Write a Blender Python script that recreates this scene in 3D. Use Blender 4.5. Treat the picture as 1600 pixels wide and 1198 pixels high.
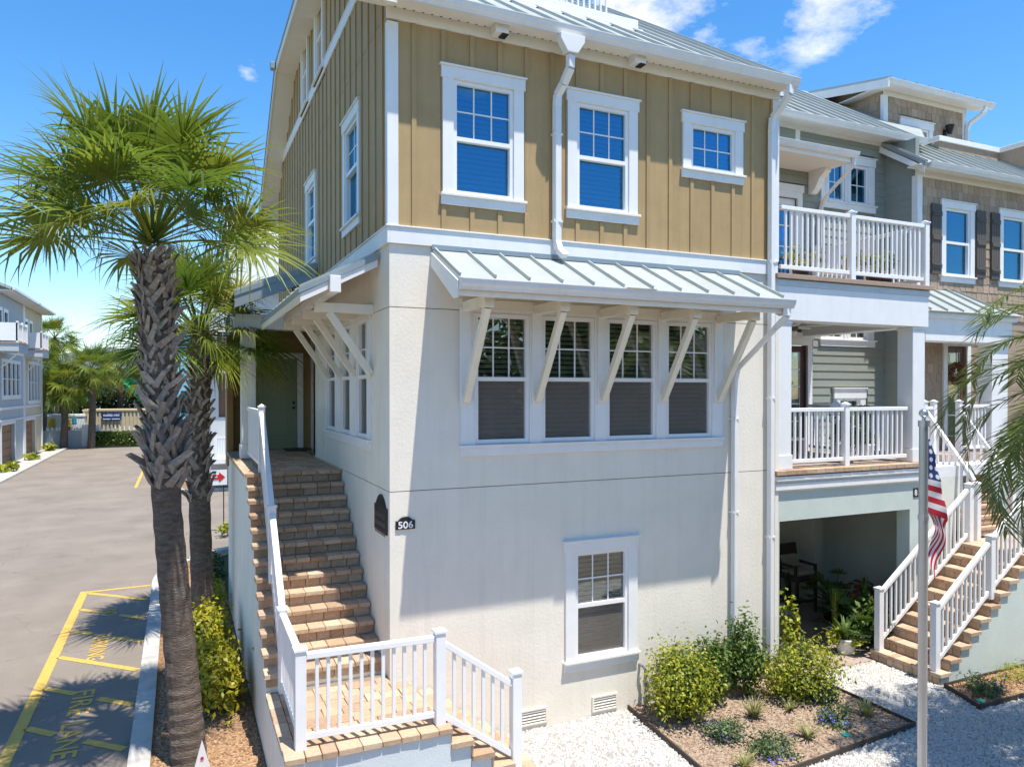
import bpy, bmesh, math, random
import numpy as np
from mathutils import Vector, Matrix
R = math.radians
for o in list(bpy.data.objects): bpy.data.objects.remove(o)
SC = bpy.context.scene
COL = SC.collection

# ------------------------------------------------------------------ camera
cam = bpy.data.cameras.new('camera'); camo = bpy.data.objects.new('camera', cam); COL.objects.link(camo)
cam.sensor_width = 36; cam.lens = 1150.9/1600*36; cam.shift_y = 21.06/1600
cam.clip_start = 0.05; cam.clip_end = 3000
yaw, pit = R(24.3027), R(-0.4905)
camo.location = (-2.2874, -8.6194, 4.4131)
camo.rotation_euler = (R(90)+pit, 0, -yaw)
SC.camera = camo

# ------------------------------------------------------------------ light
SUN_DIR = Vector((0.37, -1.0, 3.60)).normalized()          # towards the sun
EL = math.asin(SUN_DIR.z); AZ = math.atan2(SUN_DIR.x, SUN_DIR.y)
sl = bpy.data.lights.new('sun', 'SUN'); sl.energy = 3.75; sl.angle = R(0.53); sl.color = (1.0, 0.945, 0.855)
so = bpy.data.objects.new('sun', sl); COL.objects.link(so); so.location = (5, -10, 30)
so.rotation_euler = SUN_DIR.to_track_quat('Z', 'Y').to_euler()
W = bpy.data.worlds.new('World'); SC.world = W; W.use_nodes = True
nt = W.node_tree; nt.nodes.clear()
N = nt.nodes.new; L = nt.links.new
sky = N('ShaderNodeTexSky'); sky.sky_type = 'NISHITA'; sky.sun_disc = False
sky.sun_elevation = EL; sky.sun_rotation = AZ; sky.air_density = 1.0; sky.dust_density = 0.25; sky.ozone_density = 2.2
hs = N('ShaderNodeHueSaturation'); hs.inputs['Hue'].default_value = 0.5; hs.inputs['Saturation'].default_value = 1.33; hs.inputs['Value'].default_value = 1.24
L(sky.outputs[0], hs.inputs['Color'])
# scattered fair-weather clouds: noise in direction space, plus the puffs seen over the roof
tc = N('ShaderNodeTexCoord')
def vm(op, a, b=None, c=None):
    n = N('ShaderNodeVectorMath'); n.operation = op
    for i, x in enumerate((a, b, c)):
        if x is None: continue
        if hasattr(x, 'is_linked') or hasattr(x, 'links'): L(x, n.inputs[i])
        else: n.inputs[i].default_value = x
    return n
def mm(op, a, b=None, clamp=False):
    n = N('ShaderNodeMath'); n.operation = op; n.use_clamp = clamp
    for i, x in enumerate((a, b)):
        if x is None: continue
        if hasattr(x, 'links'): L(x, n.inputs[i])
        else: n.inputs[i].default_value = x
    return n.outputs[0]
gen = tc.outputs['Generated']
no = N('ShaderNodeTexNoise'); no.inputs['Scale'].default_value = 13; no.inputs['Detail'].default_value = 8; no.inputs['Roughness'].default_value = 0.62
sc_ = vm('MULTIPLY', gen, (1, 1, 2.0)); L(sc_.outputs[0], no.inputs['Vector'])
cover = None
for d, r, st in [((0.500,0.740,0.450),0.15,1.0),((0.615,0.68,0.40),0.055,0.5),((0.655,0.600,0.440),0.10,1.0),((0.075,0.925,0.372),0.036,0.55),((0.66,0.66,0.36),0.03,0.5),
            ((-0.8,0.35,0.5),0.16,0.9),((-0.3,-0.8,0.5),0.18,0.9),((0.9,-0.2,0.4),0.15,0.9),((0.3,-0.85,0.42),0.12,0.8)]:
    dv = Vector(d).normalized()
    dd = vm('DISTANCE', gen, tuple(dv)).outputs['Value']
    k = mm('MULTIPLY', mm('SUBTRACT', 1.0, mm('DIVIDE', dd, r), True), st)
    cover = k if cover is None else mm('MAXIMUM', cover, k)
cl = mm('SUBTRACT', mm('ADD', no.outputs['Fac'], mm('MULTIPLY', cover, 0.55)), 0.70)
cl = mm('MULTIPLY', cl, 3.2, True)
cl = mm('MULTIPLY', cl, mm('MULTIPLY', cover, 3.0, True))
mx = N('ShaderNodeMix'); mx.data_type = 'RGBA'
L(cl, mx.inputs[0]); L(hs.outputs[0], mx.inputs[6]); mx.inputs[7].default_value = (5.6, 5.75, 5.95, 1)
bg = N('ShaderNodeBackground'); bg.inputs['Strength'].default_value = 0.10
L(mx.outputs[2], bg.inputs['Color'])
wo = N('ShaderNodeOutputWorld'); L(bg.outputs[0], wo.inputs['Surface'])
SC.view_settings.view_transform = 'Standard'; SC.view_settings.look = 'None'
SC.view_settings.exposure = 0.98; SC.view_settings.gamma = 1.0
SC.cycles.max_bounces = 8; SC.cycles.transparent_max_bounces = 16

# ------------------------------------------------------------------ materials
def mat(name, col, rough=0.6, var=0.0, vscale=6.0, bump=0.0, bscale=60.0, metal=0.0, spec=0.5, rnd=None, rndval=0.0,
        col2=None, c2scale=3.0, c2lo=0.45, c2hi=0.65, bdist=0.01, transl=0.0, stretch=None, var2=0.0, v2scale=200.0, streak=0.0, crack=0.0):
    m = bpy.data.materials.new(name); m.use_nodes = True
    n = m.node_tree; b = n.nodes['Principled BSDF']
    b.inputs['Base Color'].default_value = (*col, 1); b.inputs['Roughness'].default_value = rough
    b.inputs['Metallic'].default_value = metal; b.inputs['Specular IOR Level'].default_value = spec
    A = n.nodes.new; K = n.links.new
    tcn = A('ShaderNodeNewGeometry'); vec = tcn.outputs['Position']
    if stretch:
        mp = A('ShaderNodeMapping'); mp.inputs['Scale'].default_value = stretch; K(vec, mp.inputs['Vector']); vec = mp.outputs[0]
    cur = None
    def rgb(c):
        x = A('ShaderNodeRGB'); x.outputs[0].default_value = (*c, 1); return x.outputs[0]
    cur = rgb(col)
    if col2:
        nz = A('ShaderNodeTexNoise'); nz.inputs['Scale'].default_value = c2scale; nz.inputs['Detail'].default_value = 6; K(vec, nz.inputs['Vector'])
        mr = A('ShaderNodeMapRange'); mr.inputs[1].default_value = c2lo; mr.inputs[2].default_value = c2hi; K(nz.outputs['Fac'], mr.inputs[0])
        mi = A('ShaderNodeMix'); mi.data_type = 'RGBA'; K(mr.outputs[0], mi.inputs[0]); K(cur, mi.inputs[6]); mi.inputs[7].default_value = (*col2, 1); cur = mi.outputs[2]
    if rnd:
        oi = A('ShaderNodeObjectInfo'); cr = A('ShaderNodeValToRGB'); cr.color_ramp.interpolation = 'LINEAR'
        els = cr.color_ramp.elements
        while len(els) < len(rnd): els.new(0.5)
        for i, c in enumerate(rnd): els[i].position = i/(len(rnd)-1); els[i].color = (*c, 1)
        K(oi.outputs['Random'], cr.inputs[0])
        mi = A('ShaderNodeMix'); mi.data_type = 'RGBA'; mi.inputs[0].default_value = 1.0 if not col2 else 0.6
        K(cur, mi.inputs[6]); K(cr.outputs[0], mi.inputs[7]); cur = mi.outputs[2]
    if var > 0:
        nz = A('ShaderNodeTexNoise'); nz.inputs['Scale'].default_value = vscale; nz.inputs['Detail'].default_value = 7; nz.inputs['Roughness'].default_value = 0.65; K(vec, nz.inputs['Vector'])
        mr = A('ShaderNodeMapRange'); mr.inputs[1].default_value = 0.3; mr.inputs[2].default_value = 0.7; mr.inputs[3].default_value = 1-var; mr.inputs[4].default_value = 1+var; K(nz.outputs['Fac'], mr.inputs[0])
        vmn = A('ShaderNodeVectorMath'); vmn.operation = 'SCALE'; K(cur, vmn.inputs[0]); K(mr.outputs[0], vmn.inputs['Scale']); cur = vmn.outputs[0]
    if var2 > 0:
        nz = A('ShaderNodeTexNoise'); nz.inputs['Scale'].default_value = v2scale; nz.inputs['Detail'].default_value = 3; K(tcn.outputs['Position'], nz.inputs['Vector'])
        mr = A('ShaderNodeMapRange'); mr.inputs[1].default_value = 0.35; mr.inputs[2].default_value = 0.65; mr.inputs[3].default_value = 1-var2; mr.inputs[4].default_value = 1+var2; K(nz.outputs['Fac'], mr.inputs[0])
        vmn = A('ShaderNodeVectorMath'); vmn.operation = 'SCALE'; K(cur, vmn.inputs[0]); K(mr.outputs[0], vmn.inputs['Scale']); cur = vmn.outputs[0]
    if streak > 0:      # thin vertical rain streaks and a few stains
        mp2 = A('ShaderNodeMapping'); mp2.inputs['Scale'].default_value = (7.0, 7.0, 0.35); K(tcn.outputs['Position'], mp2.inputs['Vector'])
        nz = A('ShaderNodeTexNoise'); nz.inputs['Scale'].default_value = 1.0; nz.inputs['Detail'].default_value = 6; nz.inputs['Roughness'].default_value = 0.7; K(mp2.outputs[0], nz.inputs['Vector'])
        mr = A('ShaderNodeMapRange'); mr.inputs[1].default_value = 0.50; mr.inputs[2].default_value = 0.80; mr.inputs[3].default_value = 1.0; mr.inputs[4].default_value = 1-streak; K(nz.outputs['Fac'], mr.inputs[0])
        vmn = A('ShaderNodeVectorMath'); vmn.operation = 'SCALE'; K(cur, vmn.inputs[0]); K(mr.outputs[0], vmn.inputs['Scale']); cur = vmn.outputs[0]
    if crack > 0:
        nw = A('ShaderNodeTexNoise'); nw.inputs['Scale'].default_value = 1.3; nw.inputs['Detail'].default_value = 4; K(tcn.outputs['Position'], nw.inputs['Vector'])
        ad = A('ShaderNodeVectorMath'); ad.operation = 'ADD'; K(tcn.outputs['Position'], ad.inputs[0]); K(nw.outputs['Color'], ad.inputs[1])
        vo = A('ShaderNodeTexVoronoi'); vo.feature = 'DISTANCE_TO_EDGE'; vo.inputs['Scale'].default_value = 0.42; K(ad.outputs[0], vo.inputs['Vector'])
        mr = A('ShaderNodeMapRange'); mr.inputs[1].default_value = 0.0; mr.inputs[2].default_value = 0.006; mr.inputs[3].default_value = 1-crack; mr.inputs[4].default_value = 1.0; K(vo.outputs['Distance'], mr.inputs[0])
        vmn = A('ShaderNodeVectorMath'); vmn.operation = 'SCALE'; K(cur, vmn.inputs[0]); K(mr.outputs[0], vmn.inputs['Scale']); cur = vmn.outputs[0]
    if rndval > 0:
        oi = A('ShaderNodeObjectInfo'); mr = A('ShaderNodeMapRange'); mr.inputs[3].default_value = 1-rndval; mr.inputs[4].default_value = 1+rndval; K(oi.outputs['Random'], mr.inputs[0])
        vmn = A('ShaderNodeVectorMath'); vmn.operation = 'SCALE'; K(cur, vmn.inputs[0]); K(mr.outputs[0], vmn.inputs['Scale']); cur = vmn.outputs[0]
    K(cur, b.inputs['Base Color'])
    if bump > 0:
        nz = A('ShaderNodeTexNoise'); nz.inputs['Scale'].default_value = bscale; nz.inputs['Detail'].default_value = 5; K(vec, nz.inputs['Vector'])
        bp = A('ShaderNodeBump'); bp.inputs['Strength'].default_value = bump; bp.inputs['Distance'].default_value = bdist; K(nz.outputs['Fac'], bp.inputs['Height']); K(bp.outputs[0], b.inputs['Normal'])
    if transl > 0:
        tr = A('ShaderNodeBsdfTranslucent'); K(cur, tr.inputs['Color'])
        ms = A('ShaderNodeMixShader'); ms.inputs[0].default_value = transl; out = n.nodes['Material Output']
        K(b.outputs[0], ms.inputs[1]); K(tr.outputs[0], ms.inputs[2]); K(ms.outputs[0], out.inputs['Surface'])
    return m
def glass_mat(name, tint, refl, rough=0.01, gcol=(0.92, 0.96, 1)):
    m = bpy.data.materials.new(name); m.use_nodes = True; n = m.node_tree; n.nodes.clear()
    A = n.nodes.new; K = n.links.new
    t = A('ShaderNodeBsdfTransparent'); t.inputs[0].default_value = (*tint, 1)
    g = A('ShaderNodeBsdfGlossy'); g.inputs['Roughness'].default_value = rough; g.inputs['Color'].default_value = (*gcol, 1)
    f = A('ShaderNodeLayerWeight'); f.inputs['Blend'].default_value = 0.30
    nz = A('ShaderNodeTexNoise'); nz.inputs['Scale'].default_value = 1.6; bp = A('ShaderNodeBump'); bp.inputs['Strength'].default_value = 0.12; bp.inputs['Distance'].default_value = 0.02
    ge = A('ShaderNodeNewGeometry'); K(ge.outputs['Position'], nz.inputs['Vector']); K(nz.outputs['Fac'], bp.inputs['Height']); K(bp.outputs[0], g.inputs['Normal'])
    mr = A('ShaderNodeMapRange'); mr.inputs[3].default_value = refl; mr.inputs[4].default_value = 0.95; K(f.outputs['Fresnel'], mr.inputs[0])
    x = A('ShaderNodeMixShader'); K(mr.outputs[0], x.inputs[0]); K(t.outputs[0], x.inputs[1]); K(g.outputs[0], x.inputs[2])
    o = A('ShaderNodeOutputMaterial'); K(x.outputs[0], o.inputs[0]); return m
def screen_mat(name, col, a):
    m = bpy.data.materials.new(name); m.use_nodes = True; n = m.node_tree; n.nodes.clear()
    A = n.nodes.new; K = n.links.new
    t = A('ShaderNodeBsdfTransparent'); d = A('ShaderNodeBsdfDiffuse'); d.inputs[0].default_value = (*col, 1)
    x = A('ShaderNodeMixShader'); x.inputs[0].default_value = a; K(t.outputs[0], x.inputs[1]); K(d.outputs[0], x.inputs[2])
    o = A('ShaderNodeOutputMaterial'); K(x.outputs[0], o.inputs[0]); return m

M = {}
M['stucco'] = mat('stucco', (0.79, 0.735, 0.635), 0.9, 0.05, 1.6, 0.32, 26, bdist=0.010, spec=0.2, streak=0.10, var2=0.03, v2scale=70)
M['stucco_blue'] = mat('stucco_blue', (0.60, 0.64, 0.66), 0.9, 0.06, 2.5, 0.25, 45, spec=0.2)
M['stucco_sage'] = mat('stucco_sage', (0.54, 0.60, 0.55), 0.9, 0.06, 2.2, 0.25, 40, spec=0.2)
M['trim'] = mat('trim', (0.80, 0.79, 0.77), 0.45, 0.035, 4, streak=0.07, bump=0.08, bscale=30)
M['cream'] = mat('cream', (0.78, 0.72, 0.60), 0.5, 0.05, 5, streak=0.06, bump=0.1, bscale=25)
M['soffit'] = mat('soffit', (0.78, 0.74, 0.66), 0.6, 0.03, 5)  # creamy tint holds the warm light bounced up under the eaves
M['vinyl'] = mat('vinyl', (0.82, 0.81, 0.80), 0.35, 0.03, 5, streak=0.05)
M['gutter'] = mat('gutter', (0.76, 0.75, 0.74), 0.35, 0.05, 3, spec=0.6, streak=0.10)
M['tan'] = mat('tan', (0.415, 0.282, 0.130), 0.7, 0.07, 3.0, 0.18, 60, rndval=0.05, bdist=0.005, streak=0.14, var2=0.03, v2scale=90)
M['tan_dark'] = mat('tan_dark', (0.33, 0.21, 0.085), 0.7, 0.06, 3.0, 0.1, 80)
M['roof'] = mat('roof', (0.40, 0.43, 0.41), 0.42, 0.07, 1.5, metal=0.2, spec=0.5, rndval=0.05, bump=0.06, bscale=5, bdist=0.02, streak=0.08)
M['roof_edge'] = mat('roof_edge', (0.30, 0.35, 0.37), 0.4, 0.05, 2, metal=0.3)
M['sage'] = mat('sage', (0.27, 0.29, 0.255), 0.7, 0.05, 4, 0.1, 90, rndval=0.03)
M['door_green'] = mat('door_green', (0.27, 0.31, 0.20), 0.5, 0.03, 4)
M['door_red'] = mat('door_red', (0.09, 0.025, 0.02), 0.45, 0.05, 5)
M['door_brown'] = mat('door_brown', (0.15, 0.08, 0.05), 0.5, 0.1, 5)
M['garage'] = mat('garage', (0.24, 0.12, 0.055), 0.55, 0.12, 5)
M['shingle'] = mat('shingle', (0.33, 0.24, 0.17), 0.85, 0.10, 12, 0.25, 60, rnd=[(0.33,0.24,0.165),(0.42,0.31,0.22),(0.37,0.275,0.195),(0.47,0.355,0.26)])
M['shutter'] = mat('shutter', (0.10, 0.085, 0.07), 0.7, 0.12, 9)
M['brick'] = mat('brick', (0.40, 0.28, 0.19), 0.9, 0.16, 26, 0.45, 70, rnd=[(0.40,0.265,0.165),(0.51,0.36,0.24),(0.35,0.23,0.145),(0.55,0.41,0.285),(0.44,0.30,0.19)], bdist=0.008)
M['mortar'] = mat('mortar', (0.25, 0.19, 0.13), 0.95, 0.1, 20)
M['patio'] = mat('patio', (0.34, 0.265, 0.22), 0.8, 0.14, 9, 0.2, 40, rndval=0.12)
M['deckwood'] = mat('deckwood', (0.38, 0.27, 0.20), 0.8, 0.1, 8)
M['asphalt'] = mat('asphalt', (0.245, 0.208, 0.17), 0.92, 0.10, 0.9, 0.6, 110, var2=0.24, v2scale=75, crack=0.25, col2=(0.20, 0.168, 0.138), c2scale=0.5, c2lo=0.35, c2hi=0.7, bdist=0.006, spec=0.2)
M['concrete'] = mat('concrete', (0.46, 0.44, 0.40), 0.92, 0.10, 3, 0.3, 80, col2=(0.36, 0.34, 0.31), c2scale=4, bdist=0.006, spec=0.2)
M['ypaint'] = mat('ypaint', (0.56, 0.355, 0.065), 0.8, 0.16, 14, 0.3, 130, col2=(0.40, 0.31, 0.15), c2scale=24, c2lo=0.54, c2hi=0.72)
M['mulch'] = mat('mulch', (0.255, 0.145, 0.075), 1.0, 0.30, 16, 0.8, 60, col2=(0.34, 0.22, 0.13), c2scale=9, bdist=0.03, spec=0.1)
M['bedmulch'] = mat('bedmulch', (0.29, 0.20, 0.14), 1.0, 0.28, 20, 0.8, 60, col2=(0.22, 0.15, 0.10), c2scale=6, bdist=0.03, spec=0.1)
M['chip'] = mat('chip', (0.33, 0.19, 0.10), 0.95, 0.35, 31, spec=0.1, col2=(0.42, 0.30, 0.20), c2scale=23)
M['chipgrey'] = mat('chipgrey', (0.36, 0.28, 0.21), 0.95, 0.35, 31, spec=0.1, col2=(0.26, 0.17, 0.11), c2scale=23)
M['gravelbed'] = mat('gravelbed', (0.36, 0.34, 0.31), 0.95, 0.35, 45, 0.9, 50, bdist=0.03, spec=0.1)
M['pebble'] = mat('pebble', (0.52, 0.505, 0.475), 0.8, 0.22, 31, spec=0.3, col2=(0.42, 0.38, 0.33), c2scale=17, c2lo=0.60, c2hi=0.68)
M['soil'] = mat('soil', (0.06, 0.075, 0.025), 1.0, 0.3, 0.6, 0.5, 12)
M['bark'] = mat('bark', (0.14, 0.108, 0.085), 0.95, 0.35, 9, 0.9, 26, bdist=0.03, spec=0.1, stretch=(1, 1, 3.0), col2=(0.17, 0.145, 0.12), c2scale=7)
M['boot'] = mat('boot', (0.175, 0.145, 0.12), 0.9, 0.34, 24, 0.7, 60, rnd=[(0.17,0.135,0.105),(0.33,0.285,0.245),(0.22,0.18,0.15),(0.38,0.32,0.26),(0.27,0.235,0.205)], bdist=0.01, spec=0.15)
M['frond'] = mat('frond', (0.08, 0.125, 0.02), 0.5, 0.25, 3, rnd=[(0.095,0.165,0.02),(0.23,0.275,0.03),(0.14,0.205,0.024),(0.34,0.33,0.045)], transl=0.45, spec=0.4)
M['frond_y'] = mat('frond_y', (0.27, 0.235, 0.045), 0.55, 0.2, 4, rnd=[(0.38,0.31,0.06),(0.30,0.27,0.05),(0.44,0.35,0.10)], transl=0.32)
M['datefrond'] = mat('datefrond', (0.065, 0.105, 0.030), 0.5, 0.25, 5, rnd=[(0.085,0.14,0.03),(0.16,0.20,0.035),(0.115,0.165,0.035)], transl=0.38)
M['stem'] = mat('stem', (0.20, 0.19, 0.05), 0.6, 0.2, 6)
M['woody'] = mat('woody', (0.13, 0.09, 0.06), 0.9, 0.2, 20)
def leafmat(name, cols, transl=0.3):
    m = mat(name, cols[0], 0.5, 0.30, 9, transl=transl, col2=cols[1], c2scale=11, c2lo=0.4, c2hi=0.62); return m
M['leaf_yel'] = leafmat('leaf_yel', [(0.27, 0.27, 0.015), (0.48, 0.41, 0.02)])
M['leaf_lime'] = leafmat('leaf_lime', [(0.23, 0.275, 0.020), (0.42, 0.41, 0.035)])
M['leaf_green'] = leafmat('leaf_green', [(0.065, 0.13, 0.02), (0.13, 0.20, 0.03)])
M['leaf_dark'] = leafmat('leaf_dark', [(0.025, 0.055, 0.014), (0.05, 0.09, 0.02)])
M['leaf_blue'] = leafmat('leaf_blue', [(0.075, 0.135, 0.05), (0.14, 0.20, 0.075)])
M['leaf_strip'] = leafmat('leaf_strip', [(0.17, 0.20, 0.06), (0.42, 0.38, 0.16)])
M['leaf_red'] = leafmat('leaf_red', [(0.17, 0.045, 0.03), (0.22, 0.12, 0.04)])
M['flower_blue'] = mat('flower_blue', (0.08, 0.09, 0.42), 0.6, 0.2, 20)
M['white_paint'] = mat('white_paint', (0.78, 0.78, 0.76), 0.5, 0.03, 5)
M['black'] = mat('black', (0.012, 0.012, 0.013), 0.4, 0.1, 12)
M['brownplaque'] = mat('brownplaque', (0.030, 0.018, 0.016), 0.45, 0.1, 12)
M['plaqueletter'] = mat('plaqueletter', (0.14, 0.11, 0.10), 0.5)
M['steel'] = mat('steel', (0.50, 0.51, 0.53), 0.30, 0.05, 6, metal=0.85)
M['pvc'] = mat('pvc', (0.22, 0.23, 0.26), 0.5, 0.1, 10)
M['blind'] = mat('blind', (0.70, 0.71, 0.71), 0.6)
M['blind_dark'] = mat('blind_dark', (0.66, 0.60, 0.54), 0.6)
M['dark_inside'] = mat('dark_inside', (0.10, 0.10, 0.10), 0.9)  # dark tone stands in for the unlit inside behind glass and vents
M['glass'] = glass_mat('glass', (0.10, 0.56, 0.78), 0.15, gcol=(0.35, 0.80, 1.0))
M['glass_low'] = glass_mat('glass_low', (0.70, 0.72, 0.66), 0.10)
M['screen'] = screen_mat('screen', (0.24, 0.215, 0.19), 0.34)
M['patio_lightened'] = mat('patio_lightened', (0.70, 0.71, 0.63), 0.9, 0.05, 2, streak=0.05)  # sage walls lightened to lift the dark patio; light put into the colour
M['edging'] = mat('edging', (0.06, 0.045, 0.035), 0.8)
M['wicker'] = mat('wicker', (0.055, 0.044, 0.036), 0.7, 0.3, 60, 0.6, 90)
M['cushion'] = mat('cushion', (0.42, 0.37, 0.30), 0.9, 0.06, 12)
M['pot_white'] = mat('pot_white', (0.72, 0.71, 0.68), 0.4, 0.04, 8)
M['pot_dark'] = mat('pot_dark', (0.02, 0.02, 0.025), 0.4)
M['bluewall'] = mat('bluewall', (0.42, 0.46, 0.48), 0.8, 0.05, 1)
M['creamwall'] = mat('creamwall', (0.58, 0.50, 0.36), 0.8, 0.05, 1)
M['greywall'] = mat('greywall', (0.50, 0.52, 0.52), 0.8, 0.05, 1)
M['container'] = mat('container', (0.55, 0.45, 0.30), 0.7, 0.06, 2)
M['navy'] = mat('navy', (0.01, 0.035, 0.14), 0.5)
M['white'] = mat('white', (0.80, 0.80, 0.80), 0.5)
M['red'] = mat('red', (0.55, 0.02, 0.03), 0.5)
M['yellow'] = mat('yellow', (0.60, 0.45, 0.05), 0.5)
M['cyan'] = mat('cyan', (0.05, 0.40, 0.60), 0.5)
M['tarp'] = mat('tarp', (0.01, 0.26, 0.10), 0.7, 0.1, 2)
M['greyroof'] = mat('greyroof', (0.33, 0.34, 0.36), 0.8, 0.05, 1)
M['skyblue'] = mat('skyblue', (0.22, 0.48, 0.62), 0.7, 0.04, 1)
M['mat'] = mat('mat', (0.035, 0.033, 0.033), 0.95, 0.2, 30)
M['tealcap'] = mat('tealcap', (0.02, 0.34, 0.25), 0.5)

# ------------------------------------------------------------------ helpers
class MB:
    def __init__(s): s.v = []; s.f = []
    def box(s, x0, x1, y0, y1, z0, z1):
        b = len(s.v); s.v += [(x0,y0,z0),(x1,y0,z0),(x1,y1,z0),(x0,y1,z0),(x0,y0,z1),(x1,y0,z1),(x1,y1,z1),(x0,y1,z1)]
        s.f += [tuple(b+i for i in q) for q in ((0,3,2,1),(4,5,6,7),(0,1,5,4),(1,2,6,5),(2,3,7,6),(3,0,4,7))]; return s
    def face(s, pts):
        b = len(s.v); s.v += [tuple(p) for p in pts]; s.f.append(tuple(range(b, b+len(pts)))); return s
    def prism(s, pts, ax, a, c):
        # pts: 2-D outline in the other two axes (order x,y,z without ax)
        b = len(s.v); n = len(pts)
        for d in (a, c):
            for p in pts:
                q = list(p); q.insert(ax, d); s.v.append(tuple(q))
        s.f.append(tuple(b+i for i in range(n))[::-1]); s.f.append(tuple(b+n+i for i in range(n)))
        for i in range(n): j = (i+1) % n; s.f.append((b+i, b+j, b+n+j, b+n+i))
        return s
    def beam(s, p, q, w, h, up=(0,0,1)):
        p = Vector(p); q = Vector(q); d = (q-p).normalized(); u = Vector(up); sd = d.cross(u)
        if sd.length < 1e-5: sd = Vector((1,0,0))
        sd.normalize(); uu = sd.cross(d).normalized(); b = len(s.v)
        for c in (p, q):
            for a, k in ((-1,-1),(1,-1),(1,1),(-1,1)): s.v.append(tuple(c + sd*(a*w/2) + uu*(k*h/2)))
        s.f += [tuple(b+i for i in t) for t in ((0,1,2,3),(7,6,5,4),(0,4,5,1),(1,5,6,2),(2,6,7,3),(3,7,4,0))]; return s
    def tube(s, path, r, n=8, cap=True):
        b = len(s.v); path = [Vector(p) for p in path]; rs = r if isinstance(r, (list, tuple)) else [r]*len(path)
        pu = None
        for i, p in enumerate(path):
            d = (path[min(i+1, len(path)-1)] - path[max(i-1, 0)]).normalized()
            u = (Vector((0,0,1)) if abs(d.z) < 0.9 else Vector((1,0,0))) if pu is None else pu
            sd = d.cross(u).normalized(); uu = sd.cross(d).normalized(); pu = uu
            for k in range(n):
                a = 2*math.pi*k/n; s.v.append(tuple(p + (sd*math.cos(a) + uu*math.sin(a))*rs[i]))
        for i in range(len(path)-1):
            for k in range(n):
                k2 = (k+1) % n; s.f.append((b+i*n+k, b+i*n+k2, b+(i+1)*n+k2, b+(i+1)*n+k))
        if cap:
            s.f.append(tuple(b+k for k in range(n))[::-1]); e = b+(len(path)-1)*n; s.f.append(tuple(e+k for k in range(n)))
        return s
    def rtube(s, path, w, h):      # rectangular pipe through points
        for a, c in zip(path[:-1], path[1:]):
            s.beam(a, c, w, h, (0.3, -1, 0.1))
        return s
    def lathe(s, prof, c, n=20):
        b = len(s.v)
        for r, z in prof:
            for k in range(n):
                a = 2*math.pi*k/n; s.v.append((c[0]+r*math.cos(a), c[1]+r*math.sin(a), c[2]+z))
        for i in range(len(prof)-1):
            for k in range(n):
                k2 = (k+1) % n; s.f.append((b+i*n+k, b+i*n+k2, b+(i+1)*n+k2, b+(i+1)*n+k))
        s.f.append(tuple(b+k for k in range(n))[::-1]); e = b+(len(prof)-1)*n; s.f.append(tuple(e+k for k in range(n)))
        return s
    def mesh(s, name, bevel=0.0, smooth=False, recalc=True):
        me = bpy.data.meshes.new(name); me.from_pydata(s.v, [], s.f)
        if bevel or recalc:
            bm = bmesh.new(); bm.from_mesh(me)
            if recalc: bmesh.ops.recalc_face_normals(bm, faces=bm.faces)
            if bevel: bmesh.ops.bevel(bm, geom=[e for e in bm.edges if len(e.link_faces) == 2 and e.calc_face_angle(0) > 0.5], offset=bevel, segments=1, affect='EDGES', clamp_overlap=True)
            bm.to_mesh(me); bm.free()
        if smooth:
            for p in me.polygons: p.use_smooth = True
        return me
    def build(s, name, m, parent=None, bevel=0.0, smooth=False, recalc=True):
        return put(name, s.mesh(name, bevel, smooth, recalc), m, parent)
def put(name, me, m, parent=None, loc=None, rot=None, scale=None, local=False):
    if m is not None and not me.materials: me.materials.append(M[m] if isinstance(m, str) else m)
    o = bpy.data.objects.new(name, me); COL.objects.link(o)
    if loc is not None: o.location = loc
    if rot is not None: o.rotation_euler = rot
    if scale is not None: o.scale = scale
    if parent is not None:
        o.parent = parent
        if parent.type == 'EMPTY' and not local: o.matrix_parent_inverse = Matrix.Translation(-Vector(parent.location))
    return o
def thing(name, label, cat, loc=(0,0,0), group=None):
    o = bpy.data.objects.new(name, None); COL.objects.link(o); o.location = loc; o.empty_display_size = 0.2
    o['label'] = label; o['category'] = cat
    if group: o['group'] = group
    return o
def tag(o, label, cat, group=None):
    o['label'] = label; o['category'] = cat
    if group: o['group'] = group
    return o
def struct(o): o['kind'] = 'structure'; return o
def stuff(o): o['kind'] = 'stuff'; return o
def B(x0,x1,y0,y1,z0,z1): return MB().box(x0,x1,y0,y1,z0,z1)
def qmesh(name, V, nq):     # V: (nq*4,3) array -> separate quads
    me = bpy.data.meshes.new(name); V = np.asarray(V, dtype=np.float32)
    me.vertices.add(nq*4); me.vertices.foreach_set('co', V.ravel())
    me.loops.add(nq*4); me.loops.foreach_set('vertex_index', np.arange(nq*4, dtype=np.int32))
    me.polygons.add(nq); me.polygons.foreach_set('loop_start', np.arange(0, nq*4, 4, dtype=np.int32)); me.update(calc_edges=True); return me
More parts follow.
